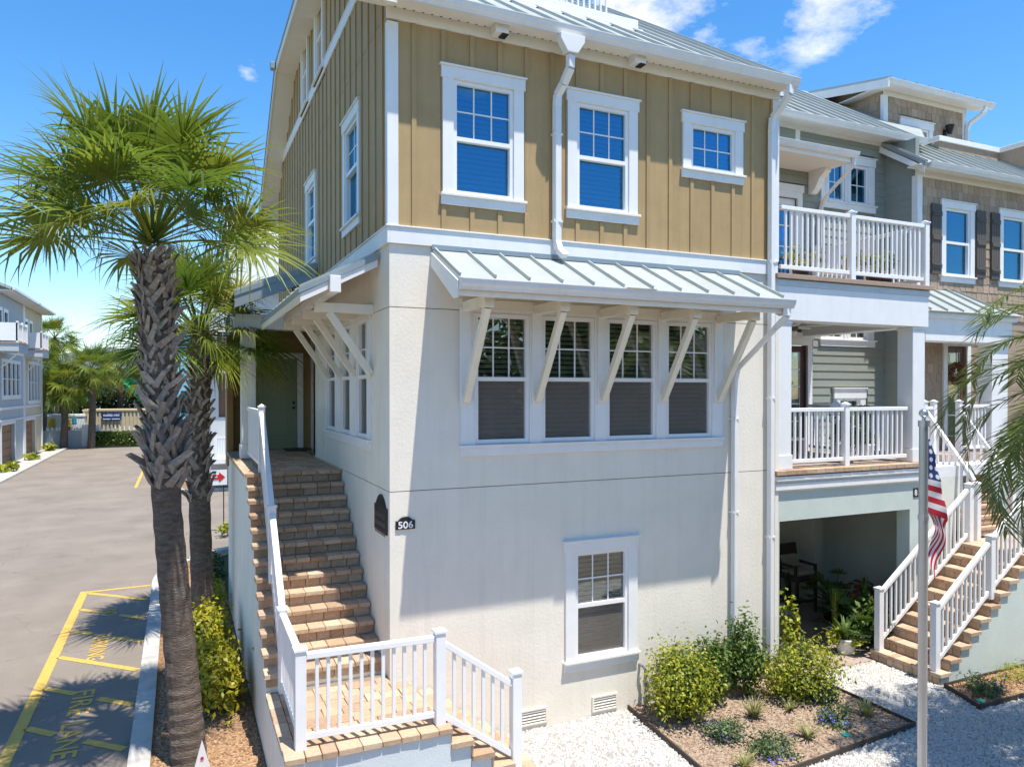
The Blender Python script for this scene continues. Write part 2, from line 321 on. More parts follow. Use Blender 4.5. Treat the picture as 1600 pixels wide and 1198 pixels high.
# plane frames: front walls face -Y, side walls face -X ; d is the distance outward
class Front:
    def __init__(s, y): s.y = y
    def box(s, mb, u0, u1, w0, w1, d0, d1): mb.box(u0, u1, s.y-max(d0,d1), s.y-min(d0,d1), w0, w1); return mb
class Side:
    def __init__(s, x): s.x = x
    def box(s, mb, u0, u1, w0, w1, d0, d1): mb.box(s.x-max(d0,d1), s.x-min(d0,d1), u0, u1, w0, w1); return mb
class SideR:          # faces +X
    def __init__(s, x): s.x = x
    def box(s, mb, u0, u1, w0, w1, d0, d1): mb.box(s.x+min(d0,d1), s.x+max(d0,d1), u0, u1, w0, w1); return mb
def wall_mesh(fr, u0, u1, w0, w1, holes, t=0.18):
    us = sorted({u0, u1, *[h[0] for h in holes], *[h[1] for h in holes]}); ws = sorted({w0, w1, *[h[2] for h in holes], *[h[3] for h in holes]})
    us = [u for u in us if u0-1e-6 <= u <= u1+1e-6]; ws = [w for w in ws if w0-1e-6 <= w <= w1+1e-6]
    nu, nw = len(us)-1, len(ws)-1
    def solid(i, j):
        if i < 0 or j < 0 or i >= nu or j >= nw: return False
        cu, cw = (us[i]+us[i+1])/2, (ws[j]+ws[j+1])/2
        return not any(h[0] < cu < h[1] and h[2] < cw < h[3] for h in holes)
    mb = MB()
    def P(u, w, d):
        if isinstance(fr, Front): return (u, fr.y-d, w)
        if isinstance(fr, Side): return (fr.x-d, u, w)
        return (fr.x+d, u, w)
    for i in range(nu):
        for j in range(nw):
            if not solid(i, j): continue
            a, b, c, e = us[i], us[i+1], ws[j], ws[j+1]
            mb.face([P(a,c,0),P(b,c,0),P(b,e,0),P(a,e,0)]); mb.face([P(a,c,-t),P(a,e,-t),P(b,e,-t),P(b,c,-t)])
            for di, dj, q in ((-1,0,(a,c,a,e)),(1,0,(b,c,b,e)),(0,-1,(a,c,b,c)),(0,1,(a,e,b,e))):
                if not solid(i+di, j+dj): mb.face([P(q[0],q[1],0),P(q[2],q[3],0),P(q[2],q[3],-t),P(q[0],q[1],-t)])
    me = bpy.data.meshes.new('wall'); me.from_pydata(mb.v, [], mb.f)
    bm = bmesh.new(); bm.from_mesh(me); bmesh.ops.remove_doubles(bm, verts=bm.verts, dist=1e-5); bmesh.ops.recalc_face_normals(bm, faces=bm.faces); bm.to_mesh(me); bm.free()
    return me
def shift(fr, d):
    if isinstance(fr, Front): return Front(fr.y-d)
    if isinstance(fr, Side): return Side(fr.x-d)
    return SideR(fr.x+d)
def panel(name, fr, u0, u1, w0, w1, holes, d0, d1, m, parent):      # one connected slab with openings
    return put(name, wall_mesh(shift(fr, d1), u0, u1, w0, w1, holes, d1-d0), m, parent)
def window(parent, fr, u0, u1, w0, w1, meet=None, cols=3, rows=2, blind='blind', screen=False, gl='glass', casing=0.145, headh=0.145, sillh=0.14,
           cm='trim', slat=0.064, full_grid=False, sash=0.05, ext=0.02, simple=False):
    """u0..w1 is the glass extent; the sash frame and casing go round it."""
    a, b, c, e = u0-sash, u1+sash, w0-sash, w1+sash
    win = panel('window', fr, a-casing, b+casing, c-.0015, e+.0015, [(a,b,c,e)], -0.01, 0.035, cm, parent)
    if not simple:
        mb = MB(); fr.box(mb, a-casing-ext, b+casing+ext, e+0.002, e+headh, -0.01, 0.045); mb.build('head_trim', cm, win, 0.004)
        mb = MB(); fr.box(mb, a-casing-ext-0.02, b+casing+ext+0.02, e+headh, e+headh+0.022, -0.01, 0.07); mb.build('head_cap', cm, win, 0.004)
        mb = MB(); fr.box(mb, a-casing-ext, b+casing+ext, c-sillh, c-0.034, -0.01, 0.042); mb.build('apron', cm, win, 0.004)
        mb = MB(); fr.box(mb, a-casing-ext-0.012, b+casing+ext+0.012, c-0.034, c-0.002, -0.01, 0.075); mb.build('sill', cm, win, 0.004)
    spans = [(w0, (meet-0.026) if meet else w1)]
    if meet: spans.append((meet+0.026, w1))
    panel('sash', fr, a+.002, b-.002, c+.002, e-.002, [(u0,u1,p,q) for p,q in spans], -0.07, 0.010, 'vinyl', win)
    for k, (p, q) in enumerate(spans):
        d = -0.055 if (meet and k == 0) else -0.035
        mb = MB(); fr.box(mb, u0, u1, p, q, d-0.006, d); mb.build('pane', gl, win)
        top = (k == len(spans)-1)
        if (top or full_grid) and cols*rows > 1:
            hu = [u0+(u1-u0)*i/cols for i in range(cols+1)]; hw = [p+(q-p)*j/rows for j in range(rows+1)]; t = .009
            holes = [(hu[i]+(t if i else 0), hu[i+1]-(t if i < cols-1 else 0), hw[j]+(t if j else 0), hw[j+1]-(t if j < rows-1 else 0)) for i in range(cols) for j in range(rows)]
            panel('muntins', fr, u0, u1, p, q, holes, d-.002, d+.008, 'vinyl', win)
        if screen and k == 0:
            mb = MB(); fr.box(mb, u0, u1, p, q, d+0.022, d+0.024); mb.build('insect_screen', 'screen', win)
    if blind:
        mb = MB(); z = w0+0.01; k = 0
        while z < w1-0.02:
            fr.box(mb, u0-0.02, u1+0.02, z, z+slat*0.66, -0.095, -0.086-0.004*(k % 2)); z += slat; k += 1
        stuff(mb.build('blind', blind, win))
    mb = MB(); fr.box(mb, a+.01, b-.01, c+.01, e-.01, -0.42, -0.40); mb.build('dark_backing', 'dark_inside', win)  # dark sheet close behind the glass, standing for an unlit interior
    return win
def text_mesh(txt, w, h, depth=0.004, bold=False):
    cu = bpy.data.curves.new('t', 'FONT'); cu.body = txt; cu.size = 1; cu.extrude = 0.02; cu.align_x = 'LEFT'
    if bold: cu.offset = 0.015
    o = bpy.data.objects.new('t', cu); COL.objects.link(o)
    dg = bpy.context.evaluated_depsgraph_get(); me = bpy.data.meshes.new_from_object(o.evaluated_get(dg))
    bpy.data.objects.remove(o)
    co = np.array([v.co[:] for v in me.vertices]); mn, mxx = co.min(0), co.max(0)
    for v in me.vertices:
        v.co = ((v.co.x-mn[0])/(mxx[0]-mn[0])*w, (v.co.y-mn[1])/(mxx[1]-mn[1])*h, (v.co.z-mn[2])/(mxx[2]-mn[2])*depth)
    return me

# ------------------------------------------------------------------ ground
random.seed(4); rng = np.random.default_rng(7)
struct(B(-600, 600, -300, 900, -0.30, -0.06).build('ground', 'soil'))
mb = MB(); mb.face([(-10.0,-30,0),(-2.80,-30,0),(-2.80,10.2,0),(-2.5,11.3,0),(-1.8,12.4,0),(-0.9,13.2,0),(0.4,13.6,0),(14,13.6,0),(14,26.2,0),(-1.6,26.2,0),(-2.6,27.2,0),(-2.8,29,0),(-2.8,56.5,0),(-10.0,56.5,0)])
road = struct(mb.build('road', 'asphalt'))
# kerb along the planting strip, sweeping round the corner
def sweep(path, off0, off1, z0, z1):
    mb = MB(); n = len(path); prof = []
    for i, p in enumerate(path):
        a = Vector(path[max(i-1,0)]); c = Vector(path[min(i+1,n-1)]); d = (c-a).normalized(); nrm = Vector((d.y, -d.x))
        q0 = Vector(p)+nrm*off0; q1 = Vector(p)+nrm*off1
        prof.append([(q0.x,q0.y,z0),(q0.x+nrm.x*.02,q0.y+nrm.y*.02,z1),(q1.x,q1.y,z1),(q1.x,q1.y,z0)])
    for i in range(n-1):
        for k in range(4):
            k2 = (k+1) % 4; mb.face([prof[i][k],prof[i][k2],prof[i+1][k2],prof[i+1][k]])
    mb.face(prof[0]); mb.face(prof[-1]); return mb
def kerbpath(pts, sub=6):
    out = []
    for i in range(len(pts)-1):
        p0, p1, p2, p3 = [Vector(pts[max(0,min(len(pts)-1,i+k))]) for k in (-1,0,1,2)]
        for t in range(sub):
            t /= sub; out.append(tuple(0.5*((2*p1)+(-p0+p2)*t+(2*p0-5*p1+4*p2-p3)*t*t+(-p0+3*p1-3*p2+p3)*t**3)))
    out.append(tuple(pts[-1])); return out
kp = kerbpath([(-2.87,-14),(-2.87,-6),(-2.87,1),(-2.87,8),(-2.86,10.2),(-2.58,11.3),(-1.9,12.4),(-1.0,13.2),(0.4,13.6),(4,13.62),(14,13.62)])
kerb = struct(sweep(kp, 0.0, 0.26, -0.05, 0.12).build('kerb', 'concrete'))
struct(sweep(kerbpath([(14,26.2),(4,26.2),(-1.4,26.2),(-2.4,26.8),(-2.8,28.4),(-2.82,40),(-2.82,56.4)]), 0.0, 0.2, -0.05, 0.12).build('rear_kerb', 'concrete'))
struct(sweep([(-10.0,56.6),(-10.0,20),(-10.0,-20)], 0.0, 0.25, -0.05, 0.10).build('far_kerb', 'concrete'))
struct(sweep([(-2.8,56.6),(-10.2,56.6)], 0.0, 0.3, -0.05, 0.12).build('end_kerb', 'concrete'))
struct(B(-14.0, -10.24, -20, 57.5, -0.05, 0.07).build('apron', 'concrete'))
mb = MB(); mb.face([(-2.62,-14,.075),(-1.385,-14,.075),(-1.385,13.2,.075),(-1.5,12.6,.075),(-1.72,12.35,.075),(-2.38,11.3,.075),(-2.62,10.2,.075)])
struct(mb.build('planting_strip', 'mulch'))
struct(B(-2.6, 14, 26.38, 60, -0.05, 0.08).build('rear_bed', 'mulch'))
# front yard: white gravel
mb = MB(); mb.face([(-1.37,-4.2,0.0),(12,-4.2,0.0),(12,0.4,0.0),(-1.37,0.4,0.0)])
gravel_area = struct(mb.build('front_yard', 'gravelbed'))
struct(B(-1.37, 30, -6.0, -4.2, -0.05, 0.004).build('bounce_pavement', 'concrete'))  # unseen strip, added to bounce warm light onto the shaded front
struct(B(-2.6, 40, -17.0, -6.0, -0.05, -0.004).build('bounce_street', 'asphalt'))  # unseen asphalt behind the viewpoint, added for its neutral bounce light
# loose pebbles, only where the camera can see them
def scatter_boxes(name, pts, smin, smax, m, flat=0.55, zoff=0.0):
    n = len(pts); base = np.array([(-1,-1,-1),(1,-1,-1),(1,1,-1),(-1,1,-1),(-.7,-.7,1),(.7,-.7,1),(.7,.7,1),(-.7,.7,1)], dtype=float)
    s = rng.uniform(smin, smax, (n,1,3))*np.array([1,0.75,flat]); a = rng.uniform(0, 2*np.pi, n); til = rng.uniform(-.4,.4,n)
    V = base[None]*s*rng.uniform(.75,1.2,(n,8,3))
    V = np.stack([V[...,0]*np.cos(til)[:,None]-V[...,2]*np.sin(til)[:,None], V[...,1], V[...,0]*np.sin(til)[:,None]+V[...,2]*np.cos(til)[:,None]], -1)
    V = np.stack([V[...,0]*np.cos(a)[:,None]-V[...,1]*np.sin(a)[:,None], V[...,0]*np.sin(a)[:,None]+V[...,1]*np.cos(a)[:,None], V[...,2]], -1)
    V += np.asarray(pts)[:,None,:] + np.array([0,0,zoff])
    q = np.array([(4,5,6,7),(0,1,5,4),(1,2,6,5),(2,3,7,6),(3,0,4,7)])
    idx = (np.arange(n)[:,None,None]*8+q[None]).reshape(-1)
    me = bpy.data.meshes.new(name); me.vertices.add(n*8); me.vertices.foreach_set('co', V.astype(np.float32).ravel())
    me.loops.add(len(idx)); me.loops.foreach_set('vertex_index', idx.astype(np.int32)); me.polygons.add(n*5); me.polygons.foreach_set('loop_start', np.arange(0, n*20, 4, dtype=np.int32)); me.update(calc_edges=True)
    return stuff(put(name, me, m))
BED = [(3.30,-0.06),(6.62,-0.06),(6.62,-1.0),(6.44,-2.02),(3.05,-2.55)]
BED = [(3.36,-0.02),(6.50,-0.02),(6.50,-2.02),(3.15,-2.30)]
BED2 = [(8.06,-1.32),(12,-1.32),(12,-2.05),(7.80,-2.02)]
def inside(P, poly):
    r = np.zeros(len(P), bool); x, y = P[:,0], P[:,1]
    for i in range(len(poly)):
        (x1,y1),(x2,y2) = poly[i], poly[(i+1) % len(poly)]
        c = ((y1 > y) != (y2 > y)) & (x < (x2-x1)*(y-y1)/(y2-y1+1e-12)+x1); r ^= c
    return r
P = np.stack([rng.uniform(0.3,9.8,52000), rng.uniform(-3.6,0.35,52000)], 1)
ok = ~inside(P, BED) & ~inside(P, BED2) & ~((P[:,0] > 8.05) & (P[:,1] > -1.3)) & ~((P[:,1] > -0.01) & (P[:,0] < 6.3)) & ~((P[:,0] < 1.5) & (P[:,1] > -1.5))
P = P[ok]; P = np.column_stack([P, np.zeros(len(P))])
scatter_boxes('gravel', P[::1], 0.008, 0.020, 'pebble', 0.6, 0.006)['label'] = 'white pebble gravel covering the front yard'
def bed(name, poly, m, z=0.03):
    return struct(MB().face([(x,y,z) for x,y in poly]).build(name, m))
bed('planting_bed', BED, 'bedmulch', 0.02); bed('side_bed', BED2, 'mulch', 0.02)
def chips(name, poly, n, m, z, smin=.008, smax=.03):
    a = np.array(poly); P = np.stack([rng.uniform(a[:,0].min(), a[:,0].max(), n), rng.uniform(a[:,1].min(), a[:,1].max(), n)], 1); P = P[inside(P, poly)]
    return scatter_boxes(name, np.column_stack([P, np.full(len(P), z)]), smin, smax, m, 0.3, 0.004)
chips('mulch_chips', BED, 9000, 'chipgrey', 0.025); chips('mulch_chips', BED2, 2500, 'chip', 0.025)
chips('mulch_chips', [(-2.60,-0.5),(-1.40,-0.5),(-1.40,11),(-2.45,11)], 16000, 'chip', 0.08)
for pl, lab in ((BED, 'dark plastic edging strip around the large front planting bed'), (BED2, 'dark edging strip around the small bed beside the right stairs')):
    r = MB()
    for i in range(len(pl)):
        if pl is BED and i == 0: continue
        (x1,y1),(x2,y2) = pl[i], pl[(i+1) % len(pl)]; r.beam((x1,y1,0.035),(x2,y2,0.035), 0.022, 0.075)
    tag(r.build('bed_edging', 'edging'), lab, 'edging')
# fire-lane paint
pz = 0.005
def line(x0, y0, x1, y1, w=0.12):
    d = Vector((x1-x0, y1-y0)).normalized(); n = Vector((-d.y, d.x))*w/2
    return [(x0+n.x,y0+n.y,pz),(x1+n.x,y1+n.y,pz),(x1-n.x,y1-n.y,pz),(x0-n.x,y0-n.y,pz)]
def paint(segs): 
    mb = MB()
    for k, sg in enumerate(segs):
        q = line(*sg); mb.face([(x,y,pz+0.0006*k) for x,y,_ in q])
    return mb.build('paint_line', 'ypaint', road, recalc=False)
paint([(-4.20,-12,-4.20,9.96,0.15)])
for sg in ([(-4.12,9.88,-2.9,9.95)],[(-4.12,9.78,-2.9,8.72)],[(-4.12,8.47,-3.73,8.10),(-3.37,7.74,-2.95,7.32)],[(-4.12,7.02,-3.73,6.66),(-3.40,6.31,-2.9,5.84)],[(-4.12,5.55,-2.9,4.40)],
           [(-4.12,4.14,-3.67,3.73),(-3.37,3.42,-2.9,2.98)],[(-4.12,2.73,-3.76,2.38),(-3.39,2.02,-2.92,1.58)],[(-4.12,1.3,-2.9,0.15)],[(-4.12,28.9,-4.12,43.5,.13)]): paint(sg)
for txt, x, y0, y1, h in (('NO',-3.70,8.22,7.78,0.27),('PARKING',-3.70,6.55,5.15,0.26),('FIRE',-3.70,3.82,2.92,0.27),('LANE',-3.72,2.66,1.60,0.28)):
    me = text_mesh(txt, y0-y1, h, 0.002, True)
    put('paint_lettering', me, 'ypaint', road, loc=(x, y0, pz), rot=(0,0,R(-90)))

# ================================================================== MAIN HOUSE
H = thing('townhouse', 'three storey corner townhouse with white stucco below and tan board siding above', 'house', (3.0, 5.3, 0))
FX = Front(0.0); SX = Side(0.0)
ZB, ZT = 6.17, 6.38
# window rectangles (glass)
W1 = (0.852,1.569,6.89,8.20,7.53); W2 = (2.589,3.309,6.89,8.20,7.53); W3 = (4.459,5.169,7.65,8.19,None)
ROW = [(1.135,1.793),(2.079,2.770),(3.061,3.769),(4.042,4.748)]; RW = (3.795,5.335,4.56)
WL = (2.572,3.310,0.86,2.20,1.525)
sh = lambda g, s=0.05: (g[0]-s, g[1]+s, g[2]-s, g[3]+s)
hf = [sh(WL)] + [(a-.05,b+.05,RW[0]-.05,RW[1]+.05) for a,b in ROW]
SROW = [(1.09,1.62),(2.16,2.72),(3.28,3.86)]; SRW = (3.83,5.33,4.60)
hsd = [(a-.05,b+.05,SRW[0]-.05,SRW[1]+.05) for a,b in SROW]
for z0, z1 in ((-0.05,3.196),(3.206,5.410),(5.420,ZB)):
    put('wall_panel', wall_mesh(FX, 0.0, 6.04, z0, z1, [h for h in hf if h[2] < z1 and h[3] > z0], 0.2), 'stucco', H)
    put('wall_panel', wall_mesh(SX, 0.2, 5.46, z0, z1, [h for h in hsd if h[2] < z1 and h[3] > z0], 0.2), 'stucco', H)
mb = MB(); mb.box(0.012,6.03,0.012,0.19,3.19,3.21); mb.box(0.012,6.03,0.012,0.19,5.405,5.425); mb.box(0.012,0.19,0.2,5.45,3.19,3.21); mb.box(0.012,0.19,0.2,5.45,5.405,5.425)
mb.build('control_joint', 'mortar', H)
mb = MB(); mb.box(5.86,6.04,0.2,10.7,-0.05,8.95); mb.box(0.2,5.86,10.52,10.7,-0.05,8.95); mb.box(0.30,0.45,5.46,10.52,-0.05,6.17); mb.box(0.2,5.86,0.2,10.5,3.0,3.15); mb.box(0.2,5.86,0.2,10.5,6.1,6.25); mb.box(0.2,5.86,0.2,10.5,8.9,8.95)
mb.build('party_wall', 'stucco', H)
mb = MB(); mb.box(-0.0,0.30,5.28,5.46,3.2,ZB); mb.build('alcove_return', 'trim', H)
# upper wall sheathing (behind boards) with window openings
huf = [sh(W1), sh(W2), sh(W3)]
SA = (1.66,2.42,6.90,8.21,7.60); SB = (5.22,5.98,6.90,8.20,7.58); SCw = (4.32,4.86,9.98,11.16,10.62); SD = (5.95,6.45,9.98,11.16,10.62)
hus = [sh(SA), sh(SB)]
put('sheathing', wall_mesh(Front(0.012), 0.012, 6.03, ZB, 8.95, huf, 0.18), 'tan', H)
put('sheathing', wall_mesh(Side(0.012), 0.2, 10.69, ZB, 8.96, hus, 0.18), 'tan', H)
# gable outline (z as function of y) : front slope, jerkinhead flat, rear slope
SL = 0.667
def gz(y): return min(8.98+SL*max(y,0.0), 11.27, 8.98+SL*max(10.72-y,0.0)+0.12)
gy = [0.03, 3.43, 7.36, 10.69]
mb = MB(); mb.prism([(0.2,8.96)]+[(y,gz(y)) for y in (0.2,3.43,7.47,10.69)]+[(10.69,8.96)], 0, 0.012, 0.19); mb.build('gable_sheathing', 'tan', H)
# board and batten, front
rects_f = [(h[0]-.165,h[1]+.165,h[2]-.145,h[3]+.17) for h in huf]
rects_s = [(h[0]-.165,h[1]+.165,h[2]-.145,h[3]+.17) for h in hus] + [(g[0]-.20,g[1]+.20,g[2]-.2,g[3]+.3) for g in (SCw,SD)]
def cutspan(u0, u1, w0, w1, rects):
    spans = [(w0, w1)]
    for r in rects:
        if r[1] <= u0+.003 or r[0] >= u1-.003: continue
        ns = []
        for a, b in spans:
            if r[2] >= b or r[3] <= a: ns.append((a,b)); continue
            if r[2] > a: ns.append((a, r[2]))
            if r[3] < b: ns.append((r[3], b))
        spans = ns
    return [s for s in spans if s[1]-s[0] > 0.01]
def ucuts(u0, u1, rects, w):
    pts = {u0, u1}
    for r in rects:
        for e in (r[0], r[1]):
            if u0 < e < u1: pts.add(e)
    p = sorted(pts); return list(zip(p[:-1], p[1:]))
bat = [0.3015+0.3755*k for k in range(16)]
edges = [0.105]+bat+[5.935]
for k in range(len(edges)-1):
    a, b = edges[k], edges[k+1]
    for a2, b2 in ucuts(a+.001, b-.001, rects_f, 0):
        for z0, z1 in cutspan(a2, b2, ZT+.012, 8.83, rects_f): B(a2, b2, -0.006, 0.012, z0, z1).build('siding_board', 'tan', H)
for x in bat:
    for z0, z1 in cutspan(x-.031, x+.031, ZT+.010, 8.83, rects_f): B(x-.031, x+.031, -0.026, -0.006, z0, z1).build('batten', 'tan', H, 0.003)
# side battens
sb = [0.27+0.3755*k for k in range(28)]
edges = [0.06]+sb+[10.69]
for k in range(len(edges)-1):
    a, b = edges[k], edges[k+1]
    for w0, w1f in ((ZT+.012, 8.945),(8.955, None)):
        mb = MB()
        for a2, b2 in ucuts(a+.001, b-.001, rects_s, 0):
            if w1f: 
                for z0, z1 in cutspan(a2, b2, w0, w1f, rects_s): B(-0.006, 0.012, a2, b2, z0, z1).build('siding_board', 'tan', H)
            else:
                t0, t1 = gz(a2), gz(b2)
                sp = cutspan(a2, b2, w0, min(t0,t1), rects_s)
                for z0, z1 in sp:
                    if abs(z1-min(t0,t1)) < 1e-6: MB().prism([(a2,z0),(b2,z0),(b2,max(t1,z0+.001)),(a2,max(t0,z0+.001))], 0, -0.006, 0.012).build('siding_board', 'tan', H)
                    else: B(-0.006, 0.012, a2, b2, z0, z1).build('siding_board', 'tan', H)
for y in sb:
    for z0, z1 in cutspan(y-.031, y+.031, ZT+.010, gz(y)-.005, rects_s+[(-1,20,9.83,10.0)]): B(-0.026, -0.006, y-.031, y+.031, z0, z1).build('batten', 'tan', H, 0.003)
# trims
mb = MB(); mb.box(0.0,6.04,-0.034,0.0,ZB,ZT-.012); mb.box(-0.034,0.0,-0.034,10.70,ZB,ZT-.012); mb.build('band_board', 'trim', H, 0.004)
mb = MB(); mb.box(0.0,6.04,-0.05,0.0,ZT-.012,ZT+.006); mb.box(-0.05,0.0,-0.05,10.7,ZT-.012,ZT+.006); mb.build('band_cap', 'trim', H, 0.003)
mb = MB(); mb.box(-0.032,0.105,-0.032,0.012,ZT+.008,8.80); mb.box(-0.032,0.012,0.012,0.06,ZT+.008,8.80); mb.build('corner_board', 'trim', H, 0.004)
mb = MB(); mb.box(5.935,6.065,-0.032,0.012,ZT+.008,8.83); mb.build('corner_board', 'trim', H, 0.004)
mb = MB(); mb.box(6.0,6.075,-0.028,0.0,-0.03,ZB); mb.build('corner_board', 'stucco', H, 0.004)
mb = MB(); mb.box(-0.036,6.07,-0.036,0.012,8.83,8.965); mb.build('frieze_board', 'soffit', H, 0.004)
mb = MB(); mb.box(-0.036,-0.006,0.5,9.6,9.83,10.0); mb.build('gable_band', 'trim', H, 0.004)
mb = MB(); mb.box(-0.046,-0.006,0.5,9.6,10.0,10.02); mb.build('gable_band_cap', 'trim', H)
# soffit with vent slots
mb = MB(); mb.box(-0.40,6.10,-0.285,0.0,8.966,8.985); mb.build('soffit', 'soffit', H)
mb = MB()
for i in range(52): x = 0.05+i*0.115; mb.box(x, x+0.022, -0.06, -0.045, 8.962, 8.968)
stuff(mb.build('soffit_vents', 'black', H))
# gutter: ogee profile swept along x
def gutter(parent, x0, x1, y, z, ax=0, s=1.0, name='gutter'):
    prof = [(0,0.11),(0,0.0),(-0.075,0.0),(-0.085,0.03),(-0.11,0.06),(-0.118,0.11),(-0.128,0.112),(-0.128,0.120),(-0.108,0.120),(-0.10,0.065),(-0.072,0.035),(-0.068,0.012),(-0.012,0.012),(-0.012,0.11)]
    mb = MB(); b = 0
    if ax == 0: mb.prism([(y+p*s, z+q*s) for p,q in prof], 0, x0, x1)
    else: mb.prism([(y+p*s, z+q*s) for p,q in prof], 1, x0, x1)
    for xx in (x0, x1):
        pts = [(y+p*s, z+q*s) for p,q in prof[:8]]
        e = 0.004 if xx == x0 else -0.004
        mb.prism(pts, ax, xx-e, xx)
    return mb.build(name, 'gutter', parent)
gutter(H, -0.42, 6.13, -0.275, 8.925)
# roof planes with thickness
def slab(parent, pts, t, m, name='roof_pan'):
    n = (Vector(pts[1])-Vector(pts[0])).cross(Vector(pts[2])-Vector(pts[0])).normalized()
    if n.z < 0: n = -n
    mb = MB(); k = len(pts); b = [tuple(Vector(p)-n*t) for p in pts]
    mb.face(pts); mb.face(b[::-1])
    for i in range(k): j = (i+1) % k; mb.face([pts[i],pts[j],b[j],b[i]])
    return mb.build(name, m, parent)
def rz(y): return 9.01+SL*(y+0.36)
XL, XR = -0.42, 6.12
yj = (11.30-9.01)/SL-0.36; yr2 = 10.72-yj
RY = 5.36; RZ = rz(RY); XH = XL+(RZ-11.30)/SL
slab(H, [(XL,-0.36,9.01),(XR,-0.36,9.01),(XR,RY,RZ),(XH,RY,RZ),(XL,yj,11.30)], 0.05, 'roof')
slab(H, [(XL,yj,11.30),(XH,RY,RZ),(XL,yr2,11.30)], 0.05, 'roof')
yb = 10.72+0.40
slab(H, [(XR,RY,RZ),(XR,yb,RZ-SL*(yb-RY)),(XL,yb,RZ-SL*(yb-RY)),(XL,yr2,11.30),(XH,RY,RZ)], 0.05, 'roof')
k = 0; x = -0.40
while x < 6.14:
    top = RY if x > XH else yj+(x-XL)*(RY-yj)/(XH-XL)
    ye = 1.52 if (0.75 < x < 4.50) else top
    MB().beam((x,-0.345,rz(-0.345)+.018),(x,ye,rz(ye)+.018),0.022,0.042).build('standing_seam','roof_edge' if False else 'roof',H)
    x += 0.4345
for yy in [yj+0.15+0.34*i for i in range(11)]:
    if yy > yr2: break
    f = min((yy-yj),(yr2-yy))/(RY-yj); xe = XL+(XH-XL)*f
    if xe-XL > .1: MB().beam((XL,yy,11.325),(xe,yy,11.325+SL*(xe-XL)),0.022,0.045).build('standing_seam','roof',H)
# side soffit / rake boards
def rake(pts, name='rake_board'):
    mb = MB()
    for a, c in zip(pts[:-1], pts[1:]):
        (y0,z0),(y1,z1) = a, c
        mb.prism([(y0,z0-.19),(y1,z1-.19),(y1,z1-.035),(y0,z0-.035)], 0, XL, XL+0.03)
    return mb.build(name, 'soffit', H)
RK = [(-0.36,9.02),(yj,11.30),(yr2,11.30),(yb,RZ-SL*(yb-RY))]
rake(RK)
mb = MB()
for a, c in zip(RK[:-1], RK[1:]):
    (y0,z0),(y1,z1) = a, c
    mb.prism([(y0,z0-.17),(y1,z1-.17),(y1,z1-.15),(y0,z0-.15)], 0, XL+.03, 0.0)
mb.build('rake_soffit', 'soffit', H)
mb = MB()
for a, c in zip(RK[:-1], RK[1:]):
    (y0,z0),(y1,z1) = a, c
    mb.prism([(y0,z0-.04),(y1,z1-.04),(y1,z1+.012),(y0,z0+.012)], 0, XL-.016, XL-.001)
mb.build('rake_edge', 'roof_edge', H)
mb = MB(); mb.box(XL-.11,XL-.012,yr2-.14,yr2+.02,11.14,11.28); mb.build('eave_gutter_end', 'roof_edge', H, .01)
zb2 = RZ-SL*(yb-RY); mb = MB(); mb.box(XL,0.0,yb-.42,yb,zb2-.36,zb2-.05); mb.build('eave_return', 'soffit', H)
mb = MB(); mb.prism([(9.55,9.83),(9.9,9.83),(9.9,9.62),(9.55,9.9)],0,-.03,-.006); mb.build('gable_band_end','trim',H)
# roof deck curb
mb = MB(); mb.box(0.72,4.54,1.50,4.2,10.10,10.43); mb.build('roof_deck_curb', 'trim', H, .01)
mb = MB(); mb.box(0.70,4.56,1.40,1.50,10.10,10.235); mb.prism([(1.34,10.145),(1.5,10.25),(1.5,10.27),(1.34,10.165)],0,0.68,4.58); mb.build('curb_flashing', 'gutter', H)
for i in range(9): x = 0.9+i*0.4345; MB().box(x-.03,x+.03,1.32,1.37,10.07,10.15).build('snow_guard','black',H)
mb = MB()
for i in range(26): x = 1.6+i*0.11; mb.box(x,x+.03,2.2,2.23,10.43,11.3)
mb.box(1.55,4.45,2.19,2.24,11.3,11.36); mb.box(1.55,4.45,2.19,2.24,10.5,10.55); mb.build('deck_railing','trim',H)
# windows
for w in (W1, W2, W3): window(H, Front(0.0), w[0],w[1],w[2],w[3],w[4], blind='blind', casing=0.14, gl='glass')
for w in (SA, SB): window(H, Side(0.0), w[0],w[1],w[2],w[3],w[4], cols=2, casing=0.12, gl='glass')
for w in (SCw, SD): window(H, Side(-0.02), w[0],w[1],w[2],w[3],w[4], cols=1, rows=1, casing=0.12, headh=0.05, sillh=0.02, gl='glass', blind=None)
window(H, Front(0.0), WL[0],WL[1],WL[2],WL[3],WL[4], casing=0.145, screen=True, gl='glass_low', blind='blind_dark')
def win_bank(fr, row, rw, ul, ur, cols, brk):
    for a, b in row: 
        w = window(H, fr, a, b, rw[0], rw[1], rw[2], casing=0.012, simple=True, screen=True, gl='glass_low', blind='blind_dark', cm='vinyl', cols=cols, ext=0)
    panel('window_mullions', fr, ul, ur, rw[0]-.058, rw[1]+.09, [(a-.063,b+.063,rw[0]-.0530,rw[1]+.0530) for a,b in row], -0.01, 0.028, 'trim', H)
    mb = MB(); fr.box(mb, ul, ur, rw[1]+.09, rw[1]+.22, -0.01, 0.034); mb.build('head_trim', 'cream', H, .004)
    mb = MB(); fr.box(mb, ul-.01, ur+.01, rw[0]-.20, rw[0]-.095, -0.01, 0.036); mb.build('apron', 'trim', H, .004)
    mb = MB(); fr.box(mb, ul-.02, ur+.02, rw[0]-.095, rw[0]-.06, -0.01, 0.062); mb.build('sill', 'trim', H, .004)
win_bank(FX, ROW, RW, 0.90, 4.99, 3, None)
win_bank(SX, SROW, SRW, 0.90, 4.08, 2, None)
